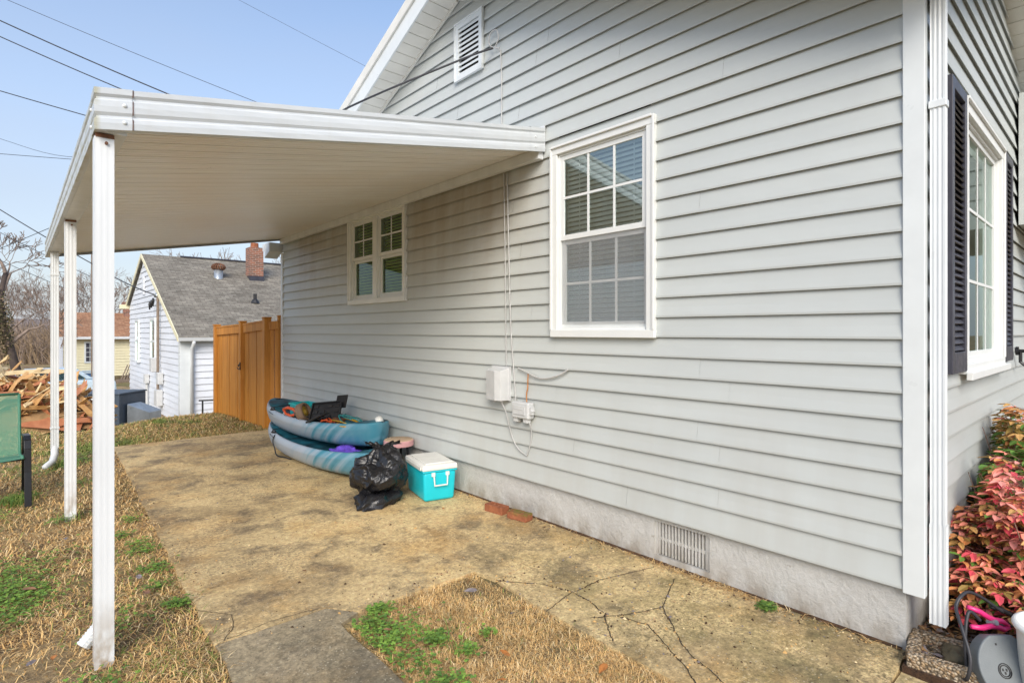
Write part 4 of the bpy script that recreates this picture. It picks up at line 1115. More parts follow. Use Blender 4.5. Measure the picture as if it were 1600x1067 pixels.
clamp('jumper_clamp', 'black_plastic', 'black spring clamp of the jumper cables behind the pink one', (3.50, .36, .20), (.80, -.5, -.2), .9)
cable('jumper_cable', [(3.12, .50, .03), (3.06, .47, .05), (3.07, .46, .14), (3.13, .50, .24), (3.20, .53, .29), (3.24, .52, .33), (3.30, .50, .34), (3.38, .46, .30), (3.46, .40, .23)], .0075, 'cable_dark', 'black jumper cable arching behind the grey case to the black clamp', cat='cable', n=8)
cable('jumper_cable', [(3.13, .48, .06), (3.15, .49, .16), (3.19, .49, .26), (3.215, .48, .285), (3.235, .45, .25)], .0075, 'cable_dark', 'black jumper cable curving up to the pink clamp', cat='cable', n=8)
def tub():
    t = thing('plastic_tub', 'white plastic tub cut off by the lower right corner', 'tub', (3.215, .165, 0))
    mb = MB(); mb.lathe([(0,.004),(.14,.004),(.15,.02),(.163,.29),(.165,.30),(.158,.30),(.145,.025),(0,.015)], 40, (3.215, .165, 0)); mb.build('body', M['cooler_white'], t, smooth=True)
    mb = MB(); mb.lathe([(.165,.298),(.175,.30),(.179,.31),(.175,.32),(.162,.325),(.1575,.315),(.1575,.302)], 40, (3.215, .165, 0)); mb.build('rim', M['cooler_white'], t, smooth=True)
tub()

# ------------------------------------------------------------------ timber gate and fence at the rear corner
def fence_run(t, a, b, h0, h1, z0, name='board_panel', cap=True, nb=6):
    a = Vector((*a, 0)); b = Vector((*b, 0)); d = (b-a); n = d.normalized(); w = Vector((-n.y, n.x, 0)); 
    mb = MB(); L = d.length; k = L/nb
    for i in range(nb):
        p = a+n*(k*i+.004); q = a+n*(k*(i+1)-.004); e = .004*(i % 2)
        f0 = h0+(h1-h0)*i/nb; f1 = h0+(h1-h0)*(i+1)/nb
        mb.prism([p+w*e+Vector((0,0,z0)), q+w*e+Vector((0,0,z0)), q+w*e+Vector((0,0,f1-.03)), p+w*e+Vector((0,0,f0-.03))], w*.018)
    mb.build(name, M['fence_wood'], t)
    mb = MB()
    for s in (-.032, .019):
        mb.beam(a+w*(s+.012)+Vector((0,0,h0-.09)), b+w*(s+.012)+Vector((0,0,h1-.09)), .022, .13)
    mb.build('top_rail', M['fence_wood'], t)
    if cap:
        mb = MB(); mb.beam(a+w*.009+Vector((0,0,h0-.012)), b+w*.009+Vector((0,0,h1-.012)), .10, .025); mb.build('cap_rail', M['fence_wood'], t)
def fpost(t, p, h, s=.05, z0=-.3):
    mb = MB(); mb.box(p[0]-s, p[1]-s, z0, p[0]+s, p[1]+s, h); mb.box(p[0]-s-.008, p[1]-s-.008, h, p[0]+s+.008, p[1]+s+.008, h+.022); mb.build('post', M['fence_wood'], t, bevel=.004)
g = thing('wooden_gate', 'orange stained plank gate with black latch in the timber fence', 'gate', (2.93, 10.27, -.1))
fence_run(g, (2.938, 10.18), (3.02, 9.42), 1.685, 1.73, -.02, 'board_panel', nb=5)
mb = MB(); p = (2.885, 10.23, .95); mb.box(2.868, 10.21, .89, 2.880, 10.25, 1.02); mb.tube([(2.87, 10.23, .98), (2.845, 10.22, .98), (2.84, 10.20, .95)], .009, 6); mb.tube([(2.87, 10.24, .91), (2.845, 10.25, .905), (2.842, 10.27, .93)], .008, 6); mb.build('latch', M['black_metal'], g)
f = thing('wooden_fence', 'orange stained plank fence with square posts either side of the gate', 'fence', (2.93, 10.3, -.1))
fence_run(f, (2.795, 11.3), (2.92, 10.31), 1.64, 1.68, -.35, nb=6); fence_run(f, (3.06, 9.30), (3.17, 9.18), 1.73, 1.75, -.02, nb=2, cap=False)
fpost(f, (2.79, 11.36), 1.66); fpost(f, (2.925, 10.26), 1.71); fpost(f, (3.03, 9.345), 1.765, .055); fpost(f, (3.185, 9.20), 1.79, .03)
# ------------------------------------------------------------------ terrain and paving
def sm(a, b, x):
    t = min(1, max(0, (x-a)/(b-a))); return t*t*(3-2*t)
def gz(x, y):
    z = -.022
    yc = 10.3 + .8*sm(.6, 2.2, x)
    if x < .3: yc = 10.3 + 1.9*sm(.5, -.4, x)
    z += .05*sm(9.3, yc, y)
    z -= 1.33*sm(yc+.1, yc+3.6, y)
    z += .015*mnoise.noise(Vector((x*.8, y*.8, 0)))*(0 if (x > .5 and y < 9.3) else 1)
    z -= .03*sm(40, 70, y)
    return z
def axis(stops):
    out = []
    for (a, b, d) in stops:
        n = max(1, round((b-a)/d)); out += [a+(b-a)*i/n for i in range(n)]
    return out+[stops[-1][1]]
xs = axis([(-260, -40, 20), (-40, -6, 3), (-6, 6, .25), (6, 40, 3), (40, 260, 20)]); ys = axis([(-60, -6, 6), (-6, 18, .25), (18, 60, 2), (60, 400, 20)])
V = np.array([(x, y, gz(x, y)) for y in ys for x in xs]); nx = len(xs)
F = np.array([(j*nx+i, j*nx+i+1, (j+1)*nx+i+1, (j+1)*nx+i) for j in range(len(ys)-1) for i in range(nx-1)])
structure(fast_mesh('ground', V, F, [M['lawn_soil']], smooth=True))
def slab_poly(name, pts, mat, jit=.012, step=.09, th=.1, ztop=0.):
    P = []
    for i, a in enumerate(pts):
        b = pts[(i+1) % len(pts)]; L = math.dist(a, b); n = max(1, int(L/step))
        nxv = ((b[1]-a[1])/L, -(b[0]-a[0])/L)
        for k in range(n):
            t = k/n; q = jit*mnoise.noise(Vector((a[0]+(b[0]-a[0])*t, a[1]+(b[1]-a[1])*t, 3))*6) if k else 0
            P.append((a[0]+(b[0]-a[0])*t+nxv[0]*q, a[1]+(b[1]-a[1])*t+nxv[1]*q))
    mb = MB(); mb.prism([(x, y, ztop-th) for x, y in P], (0, 0, th)); o = mb.build(name, M[mat]); return structure(o)
slab_poly('patio', [(.73, 3.03), (1.30, 3.02), (1.42, 2.86), (2.21, 2.83), (2.24, 2.655), (3.222, 2.70), (3.222, 9.08), (.98, 9.13)], 'patio', .018)
slab_poly('driveway_strip', [(.66, -3), (1.23, -3), (1.285, 2.80), (1.41, 2.852), (1.295, 3.013), (.735, 3.023), (.70, 2.2)], 'strip_concrete', .014, ztop=-.003)
slab_poly('walkway', [(2.155, .712), (3.222, .715), (3.222, 2.692), (2.245, 2.648), (2.20, 2.2)], 'patio', .016, ztop=-.0015)
slab_poly('walkway', [(2.12, -3), (3.02, -3), (3.03, .70), (2.152, .698)], 'walkway', .012, ztop=-.012)
CR = [[(2.231,2.64),(2.288,2.554),(2.359,2.467),(2.42,2.389),(2.447,2.297),(2.468,2.223)],
 [(2.468,2.223),(2.509,2.208),(2.606,2.211),(2.713,2.208),(2.868,2.168),(3.018,2.123),(3.128,2.09)],
 [(2.462,2.217),(2.32,2.187),(2.182,2.155)],
 [(2.468,2.223),(2.46,2.072),(2.42,1.97),(2.41,1.904),(2.403,1.92),(2.324,1.84),(2.225,1.726)],
 [(2.314,1.954),(2.439,1.869),(2.589,1.8),(2.712,1.757),(3.077,1.906)],
 [(2.712,1.757),(2.61,1.644),(2.492,1.518),(2.402,1.392),(2.368,1.282),(2.311,1.161)],
 [(2.439,1.869),(2.488,1.702),(2.432,1.595),(2.369,1.492),(2.32,1.39),(2.219,1.261)]]
CR2 = [[(.725,3.489),(.815,3.37),(.878,3.277),(.85,3.135),(.775,3.03)], [(.775,3.03),(.902,3.046),(1.022,3.067),(1.168,3.045),(1.263,3.03)]]
def cracks(name, lines, z, w0):
    mb = MB()
    for L in lines:
        Q = []
        for a, b in zip(L, L[1:]):
            n = max(2, int(math.dist(a, b)/.014))
            for k in range(n):
                t = k/n; x = a[0]+(b[0]-a[0])*t; y = a[1]+(b[1]-a[1])*t
                Q.append((x+.009*mnoise.noise(Vector((x*22, y*22, 1))), y+.009*mnoise.noise(Vector((x*22, y*22, 7)))))
        Q.append(L[-1])
        for a, b in zip(Q, Q[1:]):
            d = Vector((b[0]-a[0], b[1]-a[1], 0)); 
            if d.length < 1e-6: continue
            s = Vector((-d.y, d.x, 0)).normalized()
            wa = w0*(.55+.8*abs(mnoise.noise(Vector((a[0]*15, a[1]*15, 5))))); wb = w0*(.55+.8*abs(mnoise.noise(Vector((b[0]*15, b[1]*15, 5)))))
            mb.quad((a[0]-s.x*wa, a[1]-s.y*wa, z), (b[0]-s.x*wb, b[1]-s.y*wb, z), (b[0]+s.x*wb, b[1]+s.y*wb, z), (a[0]+s.x*wa, a[1]+s.y*wa, z))
    structure(mb.build(name, M['crack_dirt']))
cracks('walkway_crack', CR, .0015, .0038); cracks('patio_crack', CR2, .004, .0025)
# dirt and litter line along the foundation
mb = MB(); y = .74
while y < 8.9:
    w = .018+.03*abs(mnoise.noise(Vector((0, y*3, 0)))); w2 = .018+.03*abs(mnoise.noise(Vector((0, (y+.06)*3, 0))))
    mb.quad((3.225-w, y, .004), (3.225, y, .012), (3.225, y+.06, .012), (3.225-w2, y+.06, .004)); y += .06
structure(mb.build('soil_edge', M['mulch']))
mb = MB(); mb.prism([(3.04, -.6, -.03), (9.2, -.6, -.03), (9.2, .72, -.03), (3.232, .72, -.03), (3.232, .705, -.03), (3.04, .70, -.03)], (0, 0, .045)); structure(mb.build('mulch_bed', M['mulch']))
mb = MB(); mb.box(-3, 31, -1.45, 14, 37.5, -1.318); structure(mb.build('road', M['asphalt']))
mb = MB(); mb.box(-3, 37.6, -1.45, 14, 50, -1.310); structure(mb.build('parking_pad', M['gravel']))
# distant ridge
mb = MB(); n = 60; vs = []; fs = []
for j in range(7):
    for i in range(n+1):
        x = -260+520*i/n; h = (9+5*mnoise.noise(Vector((x*.008, 0, 4)))+1.2*mnoise.noise(Vector((x*.06, j, 2))))*math.sin(math.pi*j/6)
        vs.append((x, 250+22*j, -2+max(0, h)))
for j in range(6):
    for i in range(n): fs.append((j*(n+1)+i, j*(n+1)+i+1, (j+1)*(n+1)+i+1, (j+1)*(n+1)+i))
mb.add(vs, fs); structure(mb.build('hills', M['hill'], smooth=True))

# ------------------------------------------------------------------ grass (stuff): thatch of dead blades, clover
rg = np.random.default_rng(11)
def inpatch(x, y): return (x > 1.30) & (x < 2.19) & (y < 2.84) & ~((x < 1.44) & (y > 2.75))
def leftlawn(x, y): return (x < .745+.004*(y > 3)*0 + np.where(y > 3, .035*(y-3)+.025, -.01)+.03*np.sin(y*9)+.02*np.sin(y*23))
def rear(x, y): return (y > 9.14+.02*np.sin(x*14))
nv = np.vectorize
def clumpy(x, y, s, seed):
    return np.array([mnoise.noise(Vector((a*s, b*s, seed))) for a, b in zip(x, y)])
def blades(name, x, y, L, w, mats, mi, lean0, lean1, label, cat, zoff=0.0):
    n = len(x); az = rg.uniform(0, 2*np.pi, n); ln = rg.uniform(lean0, lean1, n); curl = rg.uniform(.2, 1.1, n)
    z = np.array([gz(a, b) for a, b in zip(x, y)])+zoff
    dx, dy = np.cos(az), np.sin(az); px, py = -dy, dx
    a1 = ln; a2 = np.minimum(ln+curl, 1.75)
    bend = rg.uniform(-.6, .6, n)
    m = np.stack([x+dx*np.sin(a1)*L*.5, y+dy*np.sin(a1)*L*.5, z+np.cos(a1)*L*.5], 1)
    ex, ey = np.cos(az+bend), np.sin(az+bend)
    t = np.stack([m[:,0]+ex*np.sin(a2)*L*.5, m[:,1]+ey*np.sin(a2)*L*.5, np.maximum(m[:,2]+np.cos(a2)*L*.5, z+.002)], 1)
    b = np.stack([x, y, z-.006], 1); o = np.stack([px*w/2, py*w/2, np.zeros(n)], 1)
    Vv = np.stack([b-o, b+o, m+o*.85, m-o*.85, t], 1).reshape(-1, 3); k = np.arange(n)*5
    Ff = np.stack([np.stack([k, k+1, k+2], 1), np.stack([k, k+2, k+3], 1), np.stack([k+3, k+2, k+4], 1)], 1).reshape(-1, 3)
    ob = fast_mesh(name, Vv, Ff, mats, np.repeat(mi, 3)); tag(ob, label, cat, kind='stuff'); return ob
# left lawn + rear strip, density falling with distance
N = 420000
d = 1.6+ (15-1.6)*rg.random(N)**1.35; ang = rg.uniform(-.60, .62, N)     # polar round the viewpoint, angle measured from +y
x = d*np.sin(ang); y = d*np.cos(ang)
xe = rg.uniform(-2., 3.1, 70000); ye = rg.uniform(9.1, 12.4, 70000); x = np.concatenate([x, xe]); y = np.concatenate([y, ye]); d = np.hypot(x, y)
keep = (leftlawn(x, y) & (y < 9.14)) | (rear(x, y) & (y < 15) & (x < 3.1))
keep &= (x > -2.6) & ~((x > .2) & (x < .36) & False)
x, y, d = x[keep], y[keep], d[keep]
bare = clumpy(x, y, 1.4, 21); bare2 = np.exp(-(((x-.05)/.22)**2+((y-3.35)/.35)**2))
kp = (rg.random(len(x)) < np.clip(1.05+.8*bare, .35, 1)*(1-.8*bare2)); x, y, d = x[kp], y[kp], d[kp]
gr = clumpy(x, y, .9, 5)+.5*clumpy(x, y, 3.1, 9)
pg = np.clip((gr-.18)*2.2, 0, .85)*np.where(y > 8.0, 1., .18)+ np.where(y > 8.8, .30, .02)
isg = rg.random(len(x)) < pg
mi = np.where(isg, 4, rg.choice([0,1,2,3], len(x), p=[.42,.27,.16,.15]))
L = np.where(rg.random(len(x)) < .22, rg.uniform(.07, .12, len(x)), rg.uniform(.022, .07, len(x))); L = np.where(isg, L*1.1, L); w = (.0022+.00055*d)*rg.uniform(.6, 1.3, len(x))
SM = [M['straw_a'], M['straw_b'], M['straw_c'], M['straw_d'], M['grass_green']]
blades('lawn_grass', x, y, L, w, SM, mi, .75, 1.5, 'dead straw coloured lawn grass with green patches around the patio', 'grass')
N = 60000
x = rg.uniform(1.28, 2.20, N); y = 2.84-2.3*rg.random(N)**1.0
k = inpatch(x, y) & (rg.random(N) < np.clip(.85+.9*clumpy(x, y, 3, 31), .2, 1)) & (rg.random(N) > .8*np.exp(-(((x-2.05)/.13)**2+((y-2.66)/.16)**2)))
x, y = x[k], y[k]; mi = rg.choice([0,1,2,3,4], len(x), p=[.42,.26,.17,.13,.02])
blades('grass_patch', x, y, rg.uniform(.022, .065, len(x)), .003*rg.uniform(.6, 1.3, len(x)), SM, mi, .7, 1.5, 'dead grass filling the notch between patio, driveway strip and walkway', 'grass')
# clover and weeds: small round leaflets in threes
cl = [(-.12,4.75,.20,420),(-.02,4.45,.17,420),(.03,4.27,.13,240),(-.05,4.05,.13,170),(.66,4.68,.08,80),(.66,4.25,.08,100),(.67,4.85,.07,60),(.64,3.95,.07,60),(.70,5.5,.06,60),(.60,5.1,.05,60),(.68,3.62,.05,90),
      (1.40,2.70,.09,110),(1.39,2.50,.11,170),(1.37,2.26,.10,110),(1.45,2.60,.15,100),(1.50,2.80,.06,130),(1.58,2.34,.045,120),(1.63,2.15,.04,70),(1.40,1.98,.08,150),(1.8,2.2,.03,30),(1.5,2.45,.15,80),
      (3.14,1.36,.035,120),(.0,6.85,.13,260),(-.2,6.3,.14,200),(.27,5.85,.06,60),(.4,3.6,.15,70),(.2,3.0,.12,120),(.1,4.9,.3,150),(.45,7.2,.15,150),(.55,8.4,.2,200),(.2,8.0,.2,150)]
cx_, cy_, = [], []
for a, b, r, n in cl:
    n = int(n*1.7); q = rg.normal(0, 1, (n, 2))*r*.68; cx_.append(a+q[:,0]); cy_.append(b+q[:,1])
x = np.concatenate(cx_); y = np.concatenate(cy_)
k = ((leftlawn(x, y) | (x > 3)) & (x < .9)) | inpatch(x, y) | (x > 3); x, y = x[k], y[k]; n = len(x)
z = np.array([gz(a, b) for a, b in zip(x, y)])+rg.uniform(.018, .05, n)
Vs, Fs, mm = [], [], []; base = 0
for i in range(n):
    r = rg.uniform(.0035, .0068); a0 = rg.uniform(0, 6.28); tl = rg.uniform(-.35, .35, 2); mi_ = int(rg.random() < .35)
    for k3 in range(3):
        a = a0+k3*2.094; c = np.array([x[i]+math.cos(a)*r, y[i]+math.sin(a)*r, z[i]])
        for q in range(6):
            e = q*1.0472; dx, dy = r*.95*math.cos(e), r*.95*math.sin(e)
            Vs.append((c[0]+dx, c[1]+dy, c[2]+dx*tl[0]+dy*tl[1]))
        Fs.append(tuple(range(base, base+6))); base += 6; mm.append(mi_)
ob = fast_mesh('clover', np.array(Vs), np.array(Fs), [M['clover'], M['clover_dark']], np.array(mm)); tag(ob, 'bright green clover and chickweed patches along the concrete edges', 'clover', kind='stuff')
# grit and crumbs lying on the slabs, thickest along edges, cracks and the wall
gx = np.concatenate([rg.uniform(.75, 3.2, 1500), rg.uniform(2.2, 3.2, 700), 3.21-np.abs(rg.normal(0, .05, 900)), rg.normal(.80, .06, 400), rg.normal(1.8, .3, 250)])
gy = np.concatenate([rg.uniform(2.9, 7, 1500), rg.uniform(.8, 2.8, 700), rg.uniform(.8, 5, 900), rg.uniform(3.1, 7, 400), rg.normal(2.9, .05, 250)])
for L_ in CR:
    for (a, b), (c, d_) in zip(L_, L_[1:]):
        t_ = rg.random(10); gx = np.concatenate([gx, a+(c-a)*t_+rg.normal(0, .007, 10)]); gy = np.concatenate([gy, b+(d_-b)*t_+rg.normal(0, .007, 10)])
k = ((gy > 2.87) & (gx > .8) & (gx < 3.22)) | ((gx > 2.22) & (gx < 3.22) & (gy < 2.87)); gx, gy = gx[k], gy[k]
Vs, Fs, mm = [], [], []; b0 = 0
for a, b in zip(gx, gy):
    s_ = rg.gamma(2., .0016)+.0012; an = rg.uniform(0, 6.28); e_ = rg.uniform(.4, 1)
    u_ = (math.cos(an)*s_, math.sin(an)*s_); v_ = (-math.sin(an)*s_*e_, math.cos(an)*s_*e_); zz = s_*.7
    Vs += [(a-u_[0], b-u_[1], -.001), (a+v_[0], b+v_[1], -.001), (a+u_[0], b+u_[1], -.001), (a-v_[0], b-v_[1], -.001), (a, b, zz)]
    Fs += [(b0, b0+3, b0+4), (b0+3, b0+2, b0+4), (b0+2, b0+1, b0+4), (b0+1, b0, b0+4)]; b0 += 5; mm += [int(rg.choice([0, 0, 0, 1, 1, 2, 3]))]*4
ob = fast_mesh('grit', np.array(Vs), np.array(Fs), [M['mulch'], M['straw_b'], M['dead_leaf_grey'], M['straw_c']], np.array(mm)); tag(ob, 'fine grit and plant crumbs scattered over the concrete', 'grit', kind='stuff')
# taller grass tufts
x = np.concatenate([rg.normal(a, .06, n) for a, b, n in ((-.02,6.7,160),(.05,6.9,120),(.42,8.3,200),(.36,5.9,50),(1.62,2.3,30))]); y = np.concatenate([rg.normal(b, .08, n) for a, b, n in ((-.02,6.7,160),(.05,6.9,120),(.42,8.3,200),(.36,5.9,50),(1.62,2.3,30))])
blades('grass_tufts', x, y, rg.uniform(.06, .14, len(x)), .005*np.ones(len(x)), [M['grass_green'], M['clover_dark']], rg.integers(0, 2, len(x)), .1, .7, 'green grass tufts by the chair and downspout foot', 'grass')
# straw debris along the foundation
x = rg.uniform(3.16, 3.225, 700); y = np.concatenate([rg.normal(1.75, .25, 400), rg.uniform(.75, 4.2, 300)]); k = (y > .75); x, y = x[k], y[k]
blades('straw_litter', x, y, rg.uniform(.02, .09, len(x)), .003*np.ones(len(x)), SM[:4], rg.integers(0, 4, len(x)), 1.3, 1.55, 'bits of straw blown against the foundation', 'straw', zoff=.03)
# mulch litter: leaves and twigs under the bushes
def leaf_litter(n, x0, x1, y0, y1, z, name, label):
    Vs, Fs, mm = [], [], []; b = 0
    for i in range(n):
        c = Vector((rg.uniform(x0, x1), rg.uniform(y0, y1), z+rg.uniform(.0, .03))); a = rg.uniform(0, 6.28); l = rg.uniform(.012, .032); w = l*rg.uniform(.25, .5)
        u = Vector((math.cos(a), math.sin(a), rg.uniform(-.5, .5))); v = Vector((-math.sin(a), math.cos(a), rg.uniform(-.5, .5)))
        Vs += [c-u*l, c+v*w, c+u*l, c-v*w]; Fs.append((b, b+1, b+2, b+3)); b += 4; mm.append(rg.integers(0, 4))
    ob = fast_mesh(name, np.array([tuple(v) for v in Vs]), np.array(Fs), [M['dead_leaf'], M['straw_d'], M['dead_leaf_grey'], M['crack_dirt']], np.array(mm)); tag(ob, label, 'mulch', kind='stuff')
leaf_litter(4200, 3.1, 4.6, -.1, .71, .016, 'leaf_litter', 'dark brown leaf litter and mulch under the bushes')
# single fallen leaves
def leaf_mesh(nm, mat, s):
    mb = MB(); out = [(0,-1),(.35,-.75),(.5,-.3),(.42,.2),(.25,.6),(0,1),(-.25,.6),(-.42,.2),(-.5,-.3),(-.35,-.75)]
    vs = [(a*s+.1*s*mnoise.noise(Vector((a*3, b*3, s*90))), b*s, .3*s*abs(a)+.16*s*math.sin(b*2.2)+.002) for a, b in out]+[(0, -.4*s, .05*s), (0, .4*s, .06*s)]
    mb.add(vs, [(0,1,2,10),(2,3,11,10),(3,4,5,11),(5,6,7,11),(7,8,10,11),(8,9,0,10)]); return mb.build(nm, M[mat], fixn=False)
kinds = [('dead_leaf', 'small curled brown leaf fallen on the {}'), ('dead_leaf_grey', 'faded grey leaf fallen on the {}'), ('dead_leaf_orange', 'dry orange leaf fallen on the {}')]
spots = dict(patch=[(1.75+rnd.uniform(-.35,.35), rnd.uniform(1.4, 2.6)) for k in range(12)], lawn=[(rnd.uniform(-.1,.6), rnd.uniform(2.6, 6)) for k in range(14)], patio=[(rnd.uniform(1.0,3.0), rnd.uniform(2.9, 6.2)) for k in range(8)])
spots['patio'] += [(2.79, 4.02), (2.6, 3.3), (3.12, 3.05)]
where = dict(patch='dead grass between the slabs', lawn='dead grass beside the posts', patio='bare patio concrete')
protos = {}
for pl, L_ in spots.items():
    for i, (a, b) in enumerate(L_):
        kd = i % 3
        if kd not in protos: o = protos[kd] = leaf_mesh('fallen_leaf', kinds[kd][0], .026)
        else: o = protos[kd].copy(); COL.objects.link(o)
        s = rnd.uniform(.6, 1.5) if pl != 'patio' else rnd.uniform(.4, .8); o.scale = (s, s*rnd.uniform(.8, 1.2), s)
        o.location = (a, b, .001 if pl == 'patio' else gz(a, b)+.045); o.rotation_euler = (rnd.uniform(-.3,.3)*(pl != 'patio'), rnd.uniform(-.3,.3)*(pl != 'patio'), rnd.uniform(0, 6.28))
        tag(o, kinds[kd][1].format(where[pl]), 'leaf', 'fallen leaves')

# ------------------------------------------------------------------ nandina bushes
def nandina(name, label, c, rx, ry, h, n, pal, seed, lo=.12):
    q = random.Random(seed); t = thing(name, label, 'bush', c)
    C = Vector(c); leaves = MB(); stems = MB()
    for s in range(16):
        a = q.uniform(0, 6.28); f = q.uniform(.3, .85); e = C+Vector((rx*f*math.cos(a), ry*f*math.sin(a), h*q.uniform(.55, .9)))
        b = C+Vector((q.uniform(-.1,.1), q.uniform(-.1,.1), 0)); stems.tube([b, (b+e)/2+Vector((0,0,.06*h)), e], [.006, .004, .002], 5)
    for i in range(n):
        while True:
            d = Vector((q.uniform(-1,1), q.uniform(-1,1), q.uniform(0,1)))
            r = math.sqrt(d.x**2+d.y**2+(d.z*1.02)**2)
            lump = .86+.30*mnoise.noise(Vector((d.x*2.2+seed, d.y*2.2, d.z*2.2)))
            if r < lump and r > lump*q.uniform(.15, 1.02): break
        p = C+Vector((d.x*rx, d.y*ry, lo+d.z*(h-lo)))
        if p.y > FY-.035: p.y = FY-.035-q.uniform(0, .06)
        out = Vector((d.x*1.1, d.y*1.1, .25+.5*d.z)).normalized(); az = math.atan2(out.y, out.x)+q.uniform(-.9, .9)
        ax = Vector((math.cos(az), math.sin(az), q.uniform(-.25, .45))).normalized(); sd = ax.cross(Vector((0,0,1))).normalized()
        up = sd.cross(ax)
        zf = d.z+.25*q.random()-.1; cols = pal(zf, r/lump, q)
        stems.tube([p-ax*.06-Vector((0,0,.02)), p], .0014, 3, cap=False)
        for k, (da, l) in enumerate(((0, .062), (1.15, .05), (-1.15, .05))):
            l *= q.uniform(.55, 1.3); u = (ax*math.cos(da)+sd*math.sin(da)+Vector((0,0,-q.uniform(.05,.5)))).normalized(); v = u.cross(up+Vector((q.uniform(-.3,.3),)*3)).normalized()*l*.24; nn = u.cross(v).normalized()*l*.06
            if nn.z < 0: nn = -nn
            p0 = p+u*.004
            leaves.add([p0, p0+u*l*.35+v+nn, p0+u*l*.72+v*.72+nn*.6, p0+u*l-nn, p0+u*l*.72-v*.72+nn*.6, p0+u*l*.35-v+nn, p0+u*l*.5-nn*.3], [(0,1,6),(1,2,6),(2,3,6),(3,4,6),(4,5,6),(5,0,6)], cols)
    stems.build('stems', M['twig_red'], t, smooth=True)
    leaves.build('foliage', [M[k] for k in ('leaf_salmon','leaf_red','leaf_pink','leaf_olive','leaf_gold','leaf_green','leaf_orange')], t, fixn=False)
def pal_red(z, r, q):
    if r < .55: return q.choices([1,3,5,6], [3,3,3,2])[0]
    if z > .75: return q.choices([0,1,2,6,3], [4,3,4,1,1])[0]
    if z > .3: return q.choices([0,6,2,4,3,1,5], [5,4,3,3,2,2,1])[0]
    return q.choices([0,1,6,3,5,4], [4,3,3,2,2,2])[0]
def pal_green(z, r, q):
    if z > .86: return q.choices([4,0,6,3,1,2], [4,3,4,3,1,1])[0]
    if z > .6: return q.choices([4,5,3,6], [3,5,3,1])[0]
    return q.choices([5,3,4], [7,2,1])[0]
nandina('nandina_bush', 'bush with salmon red leaves, nearest the downspout', (3.98, .34, 0), .60, .42, .90, 2400, pal_red, 2)
nandina('nandina_bush', 'bush with green leaves and bronze tips behind the red bush, below the front window', (4.75, .43, 0), .95, .28, 1.16, 2600, pal_green, 6)
# ------------------------------------------------------------------ neighbouring white house
def add_uv(ob, fn):
    uv = ob.data.uv_layers.new(name='UVMap')
    for lp in ob.data.loops:
        uv.data[lp.index].uv = fn(ob.data.vertices[lp.vertex_index].co)
NX, NY0, NY1, NRY = 3.78, 19.45, 29.7, 25.9; NZ0 = -1.3; NE, NR, NE2 = 1.35, 4.46, 2.72
nh = thing('white_house', 'white clapboard house with grey shingle roof, chimney and roof turbine beyond the gate', 'house', (NX, NY0, NZ0))
ntop = lambda y: NR-(NR-NE)*(NRY-y)/(NRY-NY0) if y < NRY else NR-(NR-NE2)*(y-NRY)/(NY1-NRY)
rl = random.Random(3); lev = [NZ0+.2*k for k in range(40)]
mb = MB(); lap(mb, lambda u, z, d: (NX-d, u, z), NY0+.05, NY1-.05, lev, top=lambda y: ntop(y)-.16, t=.03, rs=rl); mb.build('gable_siding', M['far_siding_white'], nh, fixn=False)
mb = MB(); lap(mb, lambda u, z, d: (u, NY0-d, z), NX+.05, 14, lev[:14], t=.03, rs=rl); mb.build('side_siding', M['far_siding_white'], nh, fixn=False)
mb = MB(); mb.box(NX+.04, NY0+.04, NZ0, 14, NY1-.04, NE-.1); mb.prism([(NX+.04, NY0+.04, NE-.1), (NX+.04, NRY, NR-.15), (NX+.04, NY1-.04, NE-.1)], (10.2, 0, 0)); mb.build('inner_wall', M['far_siding_white'], nh)
mb = MB(); mb.box(NX-.05, NY0-.05, NZ0, NX+.06, NY0+.16, NE); mb.box(NX-.03, NY0-.055, NZ0, NX+.24, NY0+.05, NE); mb.build('corner_board', M['white_trim'], nh)
mb = MB(); ov = .12
P1 = [(NX-ov, NY0-.22), (14.2, NY0-.22), (14.2, NRY), (NX-ov, NRY)]; P2 = [(NX-ov, NRY), (14.2, NRY), (14.2, NY1+.2), (NX-ov, NY1+.2)]
nz1 = lambda x, y: NR-(NR-NE)*(NRY-y)/(NRY-NY0)+.02; nz2 = lambda x, y: NR-(NR-NE2)*(y-NRY)/(NY1-NRY)+.02
for P, zf in ((P1, nz1), (P2, nz2)):
    top = [(x, y, zf(x, y)+.12) for x, y in P]; bot = [(x, y, zf(x, y)+.0) for x, y in P]
    mb.add(bot+top, [(3,2,1,0),(4,5,6,7),(0,1,5,4),(1,2,6,5),(2,3,7,6),(3,0,4,7)])
nr = mb.build('roof', M['shingle_grey'], nh); add_uv(nr, lambda c: (c.x, c.y*1.11))
mb = MB(); mb.beam((5.0, NRY, NR+.15), (13.5, NRY, NR+.15), .22, .05); mb.build('ridge_vent', M['shutter'], nr)
mb = MB()
mb.prism([(NX-ov-.02, NY0-.22, nz1(0,NY0-.22)-.02), (NX-ov-.02, NRY, NR), (NX-ov-.02, NRY, NR+.15), (NX-ov-.02, NY0-.22, nz1(0,NY0-.22)+.13)], (.03,0,0))
mb.prism([(NX-ov-.02, NRY, NR), (NX-ov-.02, NY1+.2, nz2(0,NY1+.2)-.02), (NX-ov-.02, NY1+.2, nz2(0,NY1+.2)+.13), (NX-ov-.02, NRY, NR+.15)], (.03,0,0))
mb.box(NX-ov-.25, NY1+.05, NE2-.16, NX+.05, NY1+.22, NE2+.02)
mb.build('rake_board', M['far_siding_cream'], nh)
